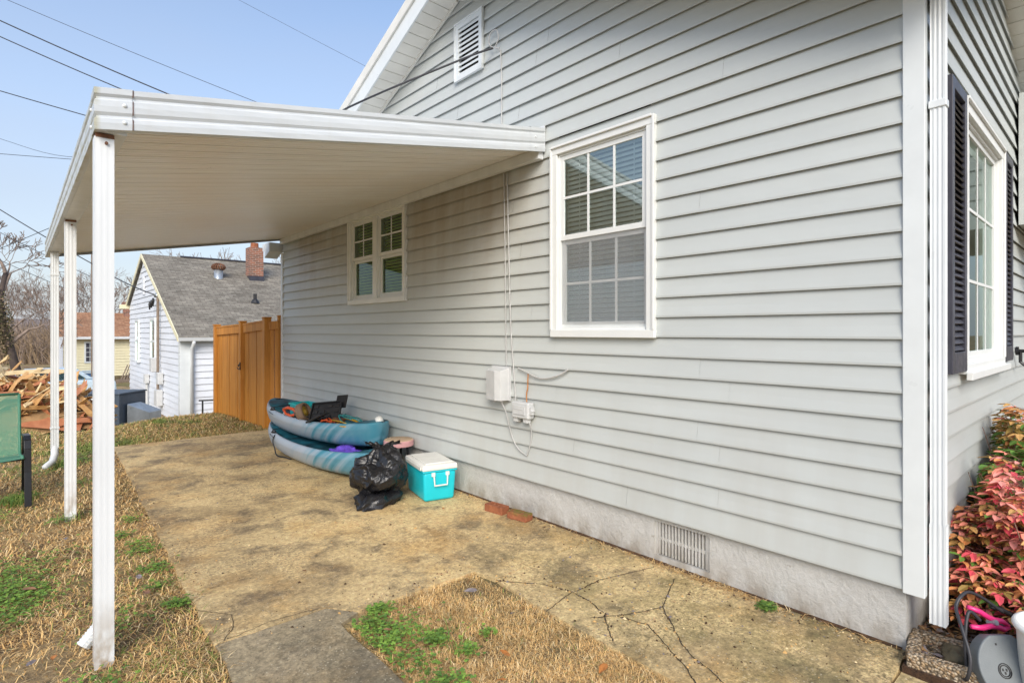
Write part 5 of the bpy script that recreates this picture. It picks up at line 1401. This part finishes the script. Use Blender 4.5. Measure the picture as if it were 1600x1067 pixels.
mb = MB(); zg = nz1(0, NY0-.22); mb.prism([(NX-ov, NY0-.23, zg-.02), (NX-ov, NY0-.33, zg), (NX-ov, NY0-.36, zg+.1), (NX-ov, NY0-.23, zg+.1)], (10.4, 0, 0)); mb.box(NX-.05, NY0-.22, NE-.12, 14, NY0-.06, NE-.08)
mb.build('gutter', M['gutter_white'], nh)
mb = MB(); mb.tube([(4.07, NY0-.28, zg), (4.07, NY0-.26, 1.18), (4.05, NY0-.1, 1.02), (4.05, NY0-.1, NZ0)], .055, 8); mb.build('downspout', M['gutter_white'], nh, smooth=True)
for y0, y1, lab in ((26.9, 27.7, ''), (23.3, 24.25, '')):
    mb = MB(); z0, z1, c = .35, 2.05, .09
    mb.box(NX-.09, y0, z0, NX-.02, y0+c, z1); mb.box(NX-.09, y1-c, z0, NX-.02, y1, z1); mb.box(NX-.09, y0+c, z1-c, NX-.02, y1-c, z1); mb.box(NX-.12, y0-.04, z0-.06, NX-.02, y1+.04, z0); mb.box(NX-.08, y0+c, 1.17, NX-.03, y1-c, 1.23)
    wn = mb.build('window', M['white_trim'], nh)
    mb = MB(); mb.quad((NX-.055, y0+c, z0), (NX-.055, y1-c, z0), (NX-.055, y1-c, z1-c), (NX-.055, y0+c, z1-c)); mb.build('pane', M['glass'], wn, fixn=False)
    mb = MB(); mb.box(NX-.045, y0+c, z0, NX-.035, y1-c, z1-c); mb.build('shade', M['grey_plastic'], wn)
mb = MB(); mb.box(NX-.07, 25.75, 3.0, NX-.02, 26.05, 3.7); mb.build('gable_vent', M['far_siding_white'], nh)
# chimney
mb = MB(); cx0, cx1, cy0, cy1 = 7.10, 7.62, 23.9, 24.5; mb.box(cx0, cy0, 3.2, cx1, cy1, 5.0); ch = mb.build('chimney', M['chimney_brick'], nh)
mb = MB(); mb.box(cx0-.02, cy0-.02, 3.4, cx1+.02, cy1+.02, 3.82); mb.build('flashing', M['shutter'], ch)
mb = MB(); mb.lathe([(.0,.02),(.16,.02),(.15,.2),(.11,.2),(.11,.05)], 14, (7.36, 24.2, 5.0)); mb.build('chimney_pot', M['brick'], ch)
# roof turbine
mb = MB(); mb.lathe([(.17,-.5),(.16,.22),(.14,.22)], 18, (5.95, 24.0, 3.75)); tb = mb.build('turbine_base', M['galv'], nh, smooth=True)
mb = MB()
for k in range(18):
    a = 2*math.pi*k/18; pts = [(5.95+r*math.cos(a+sh), 24+r*math.sin(a+sh), 3.97+z) for r, z, sh in ((.15,0,0),(.24,.06,.12),(.255,.13,.2),(.21,.2,.3),(.07,.26,.4))]
    for p, q in zip(pts, pts[1:]): mb.beam(p, q, .05, .012, up=(math.cos(a), math.sin(a), 0))
mb.build('turbine_vanes', M['rust'], tb)
mb = MB(); zz = nz1(0, 21.8)+.1; mb.tube([(6.65, 21.8, zz), (6.65, 21.8, zz+.35)], .06, 10); mb.lathe([(.16,0),(.10,.12),(.06,.16)], 12, (6.65, 21.8, zz)); mb.build('vent_pipe', M['black_plastic'], nh)
# service mast, meter and boxes on the gable
mt = thing('service_mast', 'electric service mast with weatherhead and meter on the white gable wall', 'service mast', (NX-.1, 22.5, NZ0))
mb = MB(); mb.tube([(NX-.11, 22.52, -.75), (NX-.11, 22.52, 2.75)], .045, 8); mb.build('conduit', M['wood_grey'], mt)
mb = MB(); mb.tube([(NX-.11, 22.52, 2.75), (NX-.13, 22.6, 2.85), (NX-.15, 22.72, 2.78)], .06, 8); mb.build('weatherhead', M['galv'], mt, smooth=True)
mb = MB(); mb.box(NX-.24, 22.95, .12, NX-.03, 23.35, .62); mb.build('meter_box', M['grey_box'], mt, bevel=.02)
mb = MB(); mb.box(NX-.2, 22.0, -.25, NX-.03, 22.35, .15); mb.build('breaker_box', M['grey_box'], mt, bevel=.02)
mb = MB(); mb.box(NX-.22, 22.1, -1.0, NX-.03, 22.6, -.45); mb.build('breaker_box', M['grey_box'], mt, bevel=.02)
mb = MB(); mb.box(NX-.18, 24.7, -.4, NX-.03, 25.0, -.05); mb.tube([(NX-.09, 24.85, -.4), (NX-.09, 24.85, -1.2)], .05, 8); tag(mb.build('disconnect_box', M['grey_box'], bevel=.015), 'grey disconnect box with short conduit low on the white gable wall', 'electric box')
def insul(y, z):
    mb = MB(); mb.tube([(NX-.2, y, z), (NX-.2, y, z-.1), (NX-.2, y+.03, z-.28)], [.03, .045, .02], 8); return mb
for i, y in enumerate((22.85, 23.15, 23.5)):
    tag(insul(y, 2.72-.05*i).build('insulator', M['black_plastic'], smooth=True), 'black insulator hanging by the service mast on the white gable', 'insulator', 'insulators at the service mast')

# ------------------------------------------------------------------ heat pump unit and duct below the bank
def gbase(x, y): return gz(x, y)
ac = thing('heat_pump_unit', 'dark blue grey packaged heat pump with white stickers beside the white house', 'air conditioner', (2.0, 16.9, -1.3))
u = Vector((.745, -.667, 0)); v = Vector((.667, .745, 0)); c0 = Vector((1.38, 17.14, 0))
def acbox(mb, a0, a1, b0, b1, z0, z1):
    mb.obox(c0+u*((a0+a1)/2)+v*((b0+b1)/2)+Vector((0,0,(z0+z1)/2)), u*(a1-a0)/2, v*(b1-b0)/2, (0,0,(z1-z0)/2))
mb = MB(); acbox(mb, -.72, .70, 0, 1.0, -1.28, -.02); mb.build('cabinet', M['ac_blue'], ac, bevel=.02)
mb = MB(); acbox(mb, -.74, .72, -.02, 1.02, -.02, .02); mb.build('top_panel', M['ac_blue'], ac, bevel=.01)
mb = MB()
for a in (-.2, .3): acbox(mb, a-.006, a+.006, -.012, 0, -1.2, -.04)
mb.build('panel_seam', M['black_plastic'], ac)
for a0, a1, z0, z1 in ((-.05,.12,-.16,-.10),(-.06,.1,-.42,-.27),(.34,.56,-.46,-.13),(-.05,.09,-.78,-.6),(-.34,-.22,-.2,-.14),(-.36,-.22,-.6,-.44)):
    mb = MB(); acbox(mb, a0, a1, -.008, -.001, z0, z1); mb.build('sticker', M['label_white'], ac)
mb = MB(); acbox(mb, -.05, .09, -.012, -.002, -.50, -.43); mb.build('grille', M['rust'], ac)
mb = MB(); acbox(mb, -1.15, -.78, .1, .8, -1.28, -.12); tag(mb.build('condenser_unit', M['ac_blue'], bevel=.03), 'smaller dark blue cabinet left of the packaged heat pump', 'air conditioner')
mb = MB(); mb.prism([tuple(c0+u*.75+v*.2+Vector((0,0,-.26))), tuple(c0+u*1.05+v*.6+Vector((0,0,-.52))), tuple(c0+u*1.05+v*.6+Vector((0,0,-1.3))), tuple(c0+u*.75+v*.2+Vector((0,0,-1.3)))], v*.5); tag(mb.build('metal_duct', M['galv'], bevel=.02), 'bare galvanised duct joining the heat pump to the white house', 'duct')
# black pipe railing
mb = MB()
mb.tube([(3.2, 14.6, -.07), (3.75, 14.3, -.06)], .022, 6); mb.tube([(3.27, 14.56, -.07), (3.27, 14.56, -1.4)], .02, 6); mb.tube([(3.55, 14.41, -.065), (3.55, 14.41, -1.4)], .02, 6)
tag(mb.build('handrail', M['black_metal']), 'low black pipe handrail in front of the white house by the gate', 'handrail')

# ------------------------------------------------------------------ cream house with orange roof
hx0, hx1, hy0, hy1, hz0 = 1.95, 10, 39.2, 46.5, -1.3
h2 = thing('cream_house', 'small cream house with orange brown shingle roof seen between the canopy posts', 'house', (hx0, hy0, hz0))
EZ, RZ2, RY2 = 1.28, 2.62, 42.8
mb = MB(); lap(mb, lambda p, z, d: (p, hy0-d, z), hx0, hx1, [hz0+.3+.16*k for k in range(15)], t=.03, rs=rl); mb.build('front_siding', M['far_siding_cream'], h2, fixn=False)
mb = MB(); lap(mb, lambda p, z, d: (hx0-d, p, z), hy0, hy1, [hz0+.16*k for k in range(26)], top=lambda y: RZ2-abs(y-RY2)*(RZ2-EZ)/(RY2-hy0), t=.03, rs=rl); mb.build('gable_siding', M['far_siding_white'], h2, fixn=False)
mb = MB(); mb.box(hx0+.03, hy0+.03, hz0, hx1, hy1, EZ-.03); mb.build('inner_wall', M['far_siding_cream'], h2)
mb = MB(); mb.box(hx0-.01, hy0-.04, hz0, hx1, hy0+.02, hz0+.30); mb.build('foundation', M['stone_dark'], h2)
mb = MB(); sl = (RZ2-EZ)/(RY2-hy0)
for ya, yb in ((hy0-.35, RY2), (RY2, hy1+.3)):
    z = lambda y: RZ2-abs(y-RY2)*sl
    mb.prism([(hx0-.2, ya, z(ya)), (hx0-.2, yb, z(yb)), (hx0-.2, yb, z(yb)+.1), (hx0-.2, ya, z(ya)+.1)], (8.4, 0, 0))
r2 = mb.build('roof', M['shingle_orange'], h2); add_uv(r2, lambda c: (c.x, c.y*1.06))
mb = MB(); mb.box(hx0-.2, hy0-.42, EZ-.16, hx1, hy0-.36, EZ-.02); mb.build('gutter', M['gutter_white'], h2)
mb = MB(); mb.box(5.05, 42.2, 2.2, 5.6, 42.75, 3.35); mb.box(5.0, 42.15, 3.25, 5.65, 42.8, 3.4); mb.build('chimney', M['chimney_brick'], r2)
mb = MB(); x0, x1, z0, z1 = 2.85, 3.55, -.22, .98; c = .08
mb.box(x0, hy0-.08, z0, x0+c, hy0-.03, z1); mb.box(x1-c, hy0-.08, z0, x1, hy0-.03, z1); mb.box(x0+c, hy0-.08, z1-c, x1-c, hy0-.03, z1); mb.box(x0+c, hy0-.08, z0, x1-c, hy0-.03, z0+c)
for k in (1, 2): mb.box(x0+c+(x1-x0-2*c)*k/3-.012, hy0-.07, z0+c, x0+c+(x1-x0-2*c)*k/3+.012, hy0-.05, z1-c)
for k in (1, 2, 3): mb.box(x0+c, hy0-.069, z0+c+(z1-z0-2*c)*k/4-.012, x1-c, hy0-.051, z0+c+(z1-z0-2*c)*k/4+.012)
wn = mb.build('window', M['white_trim'], h2)
mb = MB(); mb.box(x0+c, hy0-.048, z0+c, x1-c, hy0-.04, z1-c); mb.build('pane', M['shutter'], wn)
# bits by the cream house
t = thing('plastic_bin', 'blue plastic bin standing against the cream house', 'bin', (2.95, 38.5, -1.3))
mb = MB(); mb.prism([(2.62, 38.3, -1.3), (3.22, 38.3, -1.3), (3.3, 38.3, -.75), (2.54, 38.3, -.75)], (0, .5, 0)); mb.build('body', M['blue_plastic'], t)
mb = MB(); mb.box(2.48, 38.24, -.75, 3.36, 38.86, -.67); mb.box(2.7, 38.24, -.66, 3.1, 38.6, -.6, 0); mb.build('lid', M['pale_blue'], t)
mb = MB()
for k in range(6): mb.beam((4.35+.14*k, 37.9, -1.31), (4.75+.14*k, 38.2, -.35+.09*k), .06, .03); mb.beam((4.9-.12*k, 37.95, -1.31), (5.3-.02*k, 38.2, -.5), .05, .03)
mb.box(4.2, 37.9, -1.31, 5.4, 38.3, -1.15); tag(mb.build('lumber_stack', M['wood_grey'], bevel=.005), 'grey heap of old boards leaning by the cream house', 'lumber')
t = thing('parked_car', 'pale blue car roof showing behind the scrap wood pile', 'car', (.95, 27.0, -1.2))
mb = MB(); body = [(-1.9,.3),(-1.9,.75),(-1.3,.88),(-.75,1.32),(.75,1.36),(1.35,.92),(1.95,.85),(2.0,.35)]
mb.prism([(.95+a, 26.4, -1.2+b) for a, b in [(-1.9,.3),(-1.9,.75),(-1.3,.9),(1.35,.92),(1.95,.85),(2.0,.35)]], (0, 1.6, 0)); mb.build('body', M['pale_blue'], t, bevel=.08, seg=3)
mb = MB(); mb.prism([(.95+a, 26.5, -1.2+b) for a, b in [(-1.25,.9),(-.7,1.34),(.75,1.36),(1.3,.92)]], (0, 1.4, 0)); mb.build('cabin', M['pale_blue'], t, bevel=.06, seg=3)
mb = MB(); mb.prism([(.95+a, 26.49, -1.2+b) for a, b in [(-1.0,.95),(-.62,1.28),(.66,1.29),(1.05,.95)]], (0, .005, 0)); mb.build('window', M['glass'], t)
for wx in (-1.25, 1.3):
    for wy in (26.42, 27.98):
        mb = MB(); mb.tube([(.95+wx, wy-.1, -.98), (.95+wx, wy+.1, -.98)], .31, 18); mb.build('wheel', M['black_plastic'], t)
# pale blue picket stub and dark leaning bar by the pile
mb = MB()
for k in range(3): mb.box(-.66+.16*k, 14.9, -1.2, -.55+.16*k, 14.93, .43-.04*k)
tag(mb.build('picket_fence', M['pale_blue']), 'short piece of pale blue board fence left of the scrap pile', 'fence')
mb = MB(); mb.beam((-.30, 13.6, -.2), (.1, 13.9, .62), .05, .05); tag(mb.build('pipe', M['black_metal']), 'dark pipe leaning on the back of the scrap pile', 'pipe')

# ------------------------------------------------------------------ scrap wood pile
q = random.Random(5)
def scrap(seed, L, W, bend, tw):
    """one bent, splintered board as vertices along local x"""
    r = random.Random(seed); mb = MB(); n = 7; vs = []; fs = []
    for i in range(n+1):
        t = i/n-.5; w = W*(1-.35*r.random()*(i in (0, n))); z = bend*(1-4*t*t); a = tw*t
        for s in (-1, 1):
            for e in (0, 1): vs.append((t*L+(r.uniform(-.06, .06) if i in (0, n) else 0), s*w/2*math.cos(a)+r.uniform(-.008,.008), z+s*w/2*math.sin(a)+e*.008))
    for i in range(n):
        b = i*4; fs += [(b, b+4, b+6, b+2), (b+1, b+3, b+7, b+5), (b, b+1, b+5, b+4), (b+2, b+6, b+7, b+3)]
    fs += [(0, 2, 3, 1), (n*4, n*4+1, n*4+3, n*4+2)]
    mb.add(vs, fs); return mb
pile = MB()
hp = lambda x, y: .88*max(0, 1-((x+.35)/1.45)**2)**.8*max(0, 1-((y-12.75)/1.35)**2)**.6 + .34*max(0, 1-((x-.62)/.5)**2)*max(0, 1-((y-11.9)/.8)**2)
for i in range(1300):
    while True:
        x, y = q.uniform(-2.2, 1.1), q.uniform(11.6, 14.0); h = hp(x, y)
        if h > .03: break
    m = scrap(i, q.uniform(.2, .8)*(1.5 if i % 9 == 0 else 1), q.uniform(.025, .095), q.uniform(-.14, .18), q.uniform(-1.8, 1.8))
    M4 = Matrix.Translation((x, y, gz(x, y)*.3+h*q.uniform(.5, 1.0)+.02)) @ Matrix.Rotation(q.gauss(.0, .7), 4, 'Z') @ Matrix.Rotation(q.gauss(0, .75), 4, 'Y') @ Matrix.Rotation(q.uniform(-1.3, 1.3), 4, 'X')
    pile.add([tuple(M4 @ Vector(v)) for v in m.v], m.f, q.choices([0, 1, 2], [5, 3, 4])[0])
core = MB()
vs = []; fs = []; n = 22
for j in range(n+1):
    for i in range(n+1):
        x = -2.2+3.6*i/n; y = 11.4+2.8*j/n; vs.append((x, y, gz(x, y)*.4-.1+.86*hp(x, y)+.05*mnoise.noise(Vector((x*5, y*5, 0)))))
for j in range(n):
    for i in range(n): fs.append((j*(n+1)+i, j*(n+1)+i+1, (j+1)*(n+1)+i+1, (j+1)*(n+1)+i))
pile.add(vs, fs, 3)
tag(pile.build('scrap_wood_pile', [M['scrap_wood'], M['scrap_red'], M['scrap_pale'], M['straw_d']], fixn=False), 'big heap of torn orange and tan scrap wood on the lawn behind the posts', 'scrap pile', kind='stuff')
for i, (x, y, z, rz, l, w, mt, lab) in enumerate(((.15, 11.55, .10, -.25, 1.3, .22, 'scrap_red', 'wide reddish board sliding off the front of the scrap pile'), (-.5, 11.6, .52, .12, 1.5, .14, 'scrap_red', 'long reddish board lying level across the upper scrap pile'),
        (.05, 12.4, .83, .1, 1.2, .1, 'scrap_pale', 'pale board on the very top of the scrap pile'), (.72, 11.45, .06, .15, .55, .10, 'scrap_red', 'short reddish board on the grass at the right end of the scrap pile'))):
    m = scrap(900+i, l, w, .05, .3); M4 = Matrix.Translation((x, y, z)) @ Matrix.Rotation(rz, 4, 'Z') @ Matrix.Rotation(.14 if i == 0 else -.03, 4, 'Y') @ Matrix.Rotation(.7, 4, 'X')
    m.v = [tuple(M4 @ Vector(v)) for v in m.v]; tag(m.build('board', M[mt]), lab, 'board', 'loose boards of the scrap pile')

# ------------------------------------------------------------------ bare trees
def tree_mesh(seed, H, spread=.55, depth=6, r0=None, lean=(0,0), droop=0.0, minr=.006):
    r = random.Random(seed); tr = MB(); cr = MB(); r0 = r0 or H*.02
    def grow(p, d, L, rad, lv, mb):
        n = 4 if lv < 2 else 3; pts = [p]; rr = [rad]; c = p; dd = d.copy()
        for i in range(n):
            dd = (dd+Vector((r.uniform(-.22,.22), r.uniform(-.22,.22), r.uniform(-.08,.16)))*(.6 if lv == 0 else 1)).normalized(); c = c+dd*L/n; pts.append(c); rr.append(max(minr, rad*(1-.42*(i+1)/n)))
        mb.tube(pts, rr, 6 if lv < 2 else 3, cap=False)
        if lv >= depth: return
        kids = r.choice((2, 3, 3)) if lv < depth-1 else r.choice((2, 3, 4))
        for k in range(kids):
            a = r.uniform(0, 6.28); sp = spread*r.uniform(.6, 1.4); pv = dd.cross(Vector((math.cos(a), math.sin(a), .3))).normalized()
            nd = (dd+pv*sp+Vector((0,0,.10-droop))).normalized(); j = r.choice(range(max(1, n-1), n+1)) if k else n
            grow(pts[j], nd, L*r.uniform(.62, .86), max(minr, rr[j]*r.uniform(.6, .8)), lv+1, cr)
    grow(Vector((0,0,0)), Vector((lean[0], lean[1], 1)).normalized(), H*.26, r0, 0, tr)
    k = H/max(v[2] for v in cr.v)
    tr.v = [(v[0]*k, v[1]*k, v[2]*k) for v in tr.v]; cr.v = [(v[0]*k, v[1]*k, v[2]*k) for v in cr.v]
    return tr, cr
def make_tree(name, label, loc, seed, H, group='bare trees behind the houses', bark='bark', twig='twig', **k):
    t = thing(name, label, 'tree', loc, 0, group); a, b = tree_mesh(seed, H, **k)
    a.build('trunk', M[bark], t, local=True, smooth=True, fixn=False); b.build('crown', M[twig], t, local=True, smooth=True, fixn=False); return t
def dup(root, loc, rz, sc, label):
    r = root.copy(); COL.objects.link(r); r.location = loc; r.rotation_euler = (0,0,rz); r.scale = (sc,)*3; r['label'] = label
    for ch in list(root.children):
        c = ch.copy(); COL.objects.link(c); c.parent = r
    return r
Z0 = -1.5
def at(px, Z):   # ground point on the bearing of a photo column, Z metres out
    r = (px-800)/865.; return ((r*.7447+.6673)*Z, (.7447-r*.6673)*Z, Z0)
tA = make_tree('bare_tree', 'slender leafless tree left of the cream house, nearest the far downspout', at(66, 60), 21, 9.4, minr=.014, depth=6)
tB = make_tree('bare_tree', 'leafless tree with wide crown standing behind the cream house roof', at(128, 60), 34, 9.2, minr=.014, depth=6, spread=.65)
tC = make_tree('bare_tree', 'tall leafless tree rising behind the left end of the grey roof', at(296, 52), 47, 10.9, minr=.012, depth=6)
lab = ['leafless tree between the two white posts in the far distance', 'leafless tree just left of the white house gable', 'leafless tree at the left picture edge behind the vine covered trunk', 'leafless tree behind the roof turbine', 'leafless tree rising left of the brick chimney', 'leafless tree right of the brick chimney, by the house corner', 'small leafless tree far behind the posts', 'leafless tree behind the scrap wood pile']
for i, (src, px, Z, sc, rz) in enumerate(((tA, 98, 60, .95, 1.0), (tB, 186, 55, .95, 2.0), (tC, 14, 50, .85, .8), (tB, 345, 50, 1.08, 3.0), (tA, 392, 50, 1.12, 4.0), (tC, 432, 56, 1.0, 5.0), (tC, 150, 66, 1.0, 2.6), (tA, 40, 52, .82, 5.2))):
    dup(src, at(px, Z), rz, sc, lab[i])
t = thing('vine_tree', 'dark leaning trunk wrapped in vines at the left edge of the picture', 'tree', (.12, 36.2, -1.4))
TP = [Vector(p) for p in ((0,0,-.2), (-.12,.05,1.1), (-.36,.1,2.3), (-.62,.2,3.4), (-.70,.3,4.6), (-.5,.4,5.8))]
mb = MB(); mb.tube(TP, [.24,.19,.17,.16,.13,.09], 10); mb.build('trunk', M['bark_dark'], t, local=True, smooth=True, fixn=False)
cr = MB()
for k, (pt, sd_, hh, ln) in enumerate(((3, 5, 3.2, (-.7, .2)), (4, 6, 3.4, (.3, .1)), (5, 7, 3.0, (-.2, .3)), (2, 8, 2.2, (.9, .1)))):
    a_, b_ = tree_mesh(sd_, hh, spread=.8, depth=5, r0=.06, lean=ln, minr=.010)
    for m_ in (a_, b_): cr.add([tuple(Vector(v)+TP[pt]) for v in m_.v], m_.f)
cr.build('crown', M['twig'], t, local=True, smooth=True, fixn=False)
vn = MB(); qq = random.Random(8)
for i in range(2600):
    f_ = qq.triangular(1.2, 4.4, 3.1); k = min(4, int(f_)); c = TP[k].lerp(TP[k+1], f_-k); a = qq.uniform(0, 6.28); rr = qq.uniform(.08, .62)*max(.3, 1-abs(f_-3.1)*.5); p = c+Vector((rr*math.cos(a)-.1, rr*math.sin(a), qq.uniform(-.25,.25))); s = qq.uniform(.03, .07); d = Vector((qq.uniform(-1,1), qq.uniform(-1,1), qq.uniform(-1,1))).normalized(); e = d.orthogonal().normalized()
    vn.add([p-d*s, p+e*s*.6, p+d*s, p-e*s*.6], [(0,1,2,3)], qq.choice((0, 0, 1)))
vn.build('vine', [M['vine'], M['brush']], t, local=True, fixn=False)
# brush thicket (stuff)
br = MB(); qq = random.Random(4)
for i in range(1900):
    px = qq.uniform(-60, 110) if qq.random() < .8 else qq.uniform(110, 215); Z = qq.uniform(48, 62); b = Vector(at(px, Z)); h = qq.uniform(1.2, 4.4)*(1 if px < 110 else .6)
    e = b+Vector((qq.uniform(-1.4,1.4), qq.uniform(-1.0,1.0), h)); m_ = (b+e)/2+Vector((qq.uniform(-.4,.4), 0, .4)); br.tube([b, m_, e], [.028, .018, .008], 3, cap=False, mi=qq.choice((0, 0, 1)))
    for k in range(2):
        f = m_+Vector((qq.uniform(-.9,.9), qq.uniform(-.6,.6), qq.uniform(.3, 1.1))); br.tube([m_, f], [.014, .007], 3, cap=False, mi=qq.choice((0, 1)))
tag(br.build('brush', [M['brush'], M['twig']], fixn=False), 'brown thicket of leafless brush beyond the scrap pile', 'brush', kind='stuff')

# ------------------------------------------------------------------ poles and overhead lines
mb = MB(); x, y, _ = at(143.2, 28); mb.tube([(x, y, -1.6), (x, y, 6.2)], .03, 8); tag(mb.build('utility_pole', M['wood_grey']), 'thin dark utility pole just left of the nearest white post', 'pole')
def line(a, b, r, label, sag=.25, grp='overhead power lines'):
    a, b = Vector(a), Vector(b); pts = [a+(b-a)*k/16+Vector((0,0,-sag*4*(k/16)*(1-k/16))) for k in range(17)]
    mb = MB(); mb.tube(pts, r, 5); tag(mb.build('power_line', M['cable_dark'], smooth=True), label, 'power line', grp)
A0 = (-3.918, 38.419)
line((*A0, 19.226), (12.709, 20.837, 8.938), .012, 'thin power line, highest of those above the canopy', .2)
line((*A0, 18.263), (12.709, 20.837, 7.768), .028, 'thick power line, second from the top above the canopy', .35)
line((*A0, 17.467), (12.709, 20.837, 7.248), .024, 'power line third from the top above the canopy', .35)
line((*A0, 14.198), (12.709, 20.837, 7.263), .022, 'power line meeting the top of the canopy near its outer corner', .2)
line((*A0, 10.267), (12.709, 20.837, 8.135), .013, 'thin nearly level power line running behind the canopy edge', .12)
line((*A0, 10.241), (2.376, 28.752, 4.35), .022, 'power line running down to the white gable mast, left half', .15)
line((2.376, 28.752, 4.35), (NX-.15, 22.75, 2.83), .022, 'power line arriving at the mast on the white gable', .1)
line((*A0, 3.601), (8.163, 24.911, 10.165), .014, 'thin line climbing to the right behind the canopy edge', .1)
line((*A0, 8.726), (2.376, 30.095, 3.95), .013, 'thin power line passing behind the posts, upper of two', .15)
line((*A0, 7.126), (2.376, 30.095, 3.0), .013, 'thin power line passing behind the posts, lower of two', .15)
line((-3.918, 38.419, 25.719), (15.189, 18.616, 10.358), .007, 'hair thin line high in the sky near the gable roof', .2)
cable('service_cable', [(WX-.05, 3.77, 4.06), (2.98, 4.0, 3.99), (2.328, 4.896, 3.654), (2.55, 7.2, 3.95), (2.906, 9.48, 4.703), (1.515, 28.181, 8.493), (-.56, 35.411, 10.597), (-2.6, 42.5, 12.9)], .009, 'cable_dark', 'dark service cable crossing the gable from the loop and running over the canopy', cat='cable', sub=6)
# ------------------------------------------------------------------ sky, sun, camera
W = bpy.data.worlds.new('World'); S.world = W; W.use_nodes = True
nt = W.node_tree; bg = nt.nodes['Background']
sky = nt.nodes.new('ShaderNodeTexSky'); sky.sky_type = 'NISHITA'; sky.sun_disc = False
SUN_EL, SUN_AZ = R(34), R(-140)     # azimuth measured clockwise from +Y
sky.sun_elevation = SUN_EL; sky.sun_rotation = SUN_AZ
sky.air_density = 1.0; sky.dust_density = 1.6; sky.ozone_density = 1.2; sky.altitude = 100
# thin high haze whitens the sky toward the horizon
geo = nt.nodes.new('ShaderNodeNewGeometry'); sp = nt.nodes.new('ShaderNodeSeparateXYZ'); nt.links.new(geo.outputs['Incoming'], sp.inputs[0])
mr = nt.nodes.new('ShaderNodeMapRange'); nt.links.new(sp.outputs['Z'], mr.inputs[0])
for i_, v_ in enumerate((-.02, -.62, .85, .0)): mr.inputs[i_+1].default_value = v_
mx = nt.nodes.new('ShaderNodeMix'); mx.data_type = 'RGBA'; nz = nt.nodes.new('ShaderNodeTexNoise'); nz.inputs['Scale'].default_value = 2.2; nz.inputs['Detail'].default_value = 5; mpg = nt.nodes.new('ShaderNodeMapping'); mpg.inputs['Scale'].default_value = (1, 1, 3.5)
nt.links.new(geo.outputs['Incoming'], mpg.inputs[0]); nt.links.new(mpg.outputs[0], nz.inputs['Vector'])
mz = nt.nodes.new('ShaderNodeMapRange'); nt.links.new(nz.outputs['Fac'], mz.inputs[0])
for i_, v_ in enumerate((.35, .7, -.04, .06)): mz.inputs[i_+1].default_value = v_
ad = nt.nodes.new('ShaderNodeMath'); ad.operation = 'ADD'; ad.use_clamp = True; nt.links.new(mr.outputs[0], ad.inputs[0]); nt.links.new(mz.outputs[0], ad.inputs[1])
nt.links.new(ad.outputs[0], mx.inputs[0]); nt.links.new(sky.outputs[0], mx.inputs[6])
mx.inputs[7].default_value = (2.1, 2.22, 2.5, 1)
nt.links.new(mx.outputs[2], bg.inputs['Color']); bg.inputs['Strength'].default_value = .13
sd = bpy.data.lights.new('sun', 'SUN'); sd.energy = 1.4; sd.angle = R(34); sd.color = (1, .94, .84)
so = bpy.data.objects.new('sun', sd); COL.objects.link(so)
d = Vector((math.sin(SUN_AZ)*math.cos(SUN_EL), math.cos(SUN_AZ)*math.cos(SUN_EL), math.sin(SUN_EL)))
so.rotation_euler = (-d).to_track_quat('-Z', 'Y').to_euler(); so.location = d*30
cam = bpy.data.cameras.new('camera'); co = bpy.data.objects.new('camera', cam); COL.objects.link(co)
cam.sensor_width = 36; cam.lens = 19.4625; cam.shift_y = -.0097; cam.clip_end = 2000; cam.clip_start = .05
co.location = (0, 0, 1.55); co.rotation_euler = (R(90), 0, -R(41.859)); S.camera = co
S.view_settings.view_transform = 'Standard'; S.view_settings.look = 'None'; S.view_settings.exposure = 1.08; S.view_settings.gamma = 1
S.render.resolution_x = 1024; S.render.resolution_y = 682
S.cycles.max_bounces = 8; S.cycles.transparent_max_bounces = 12
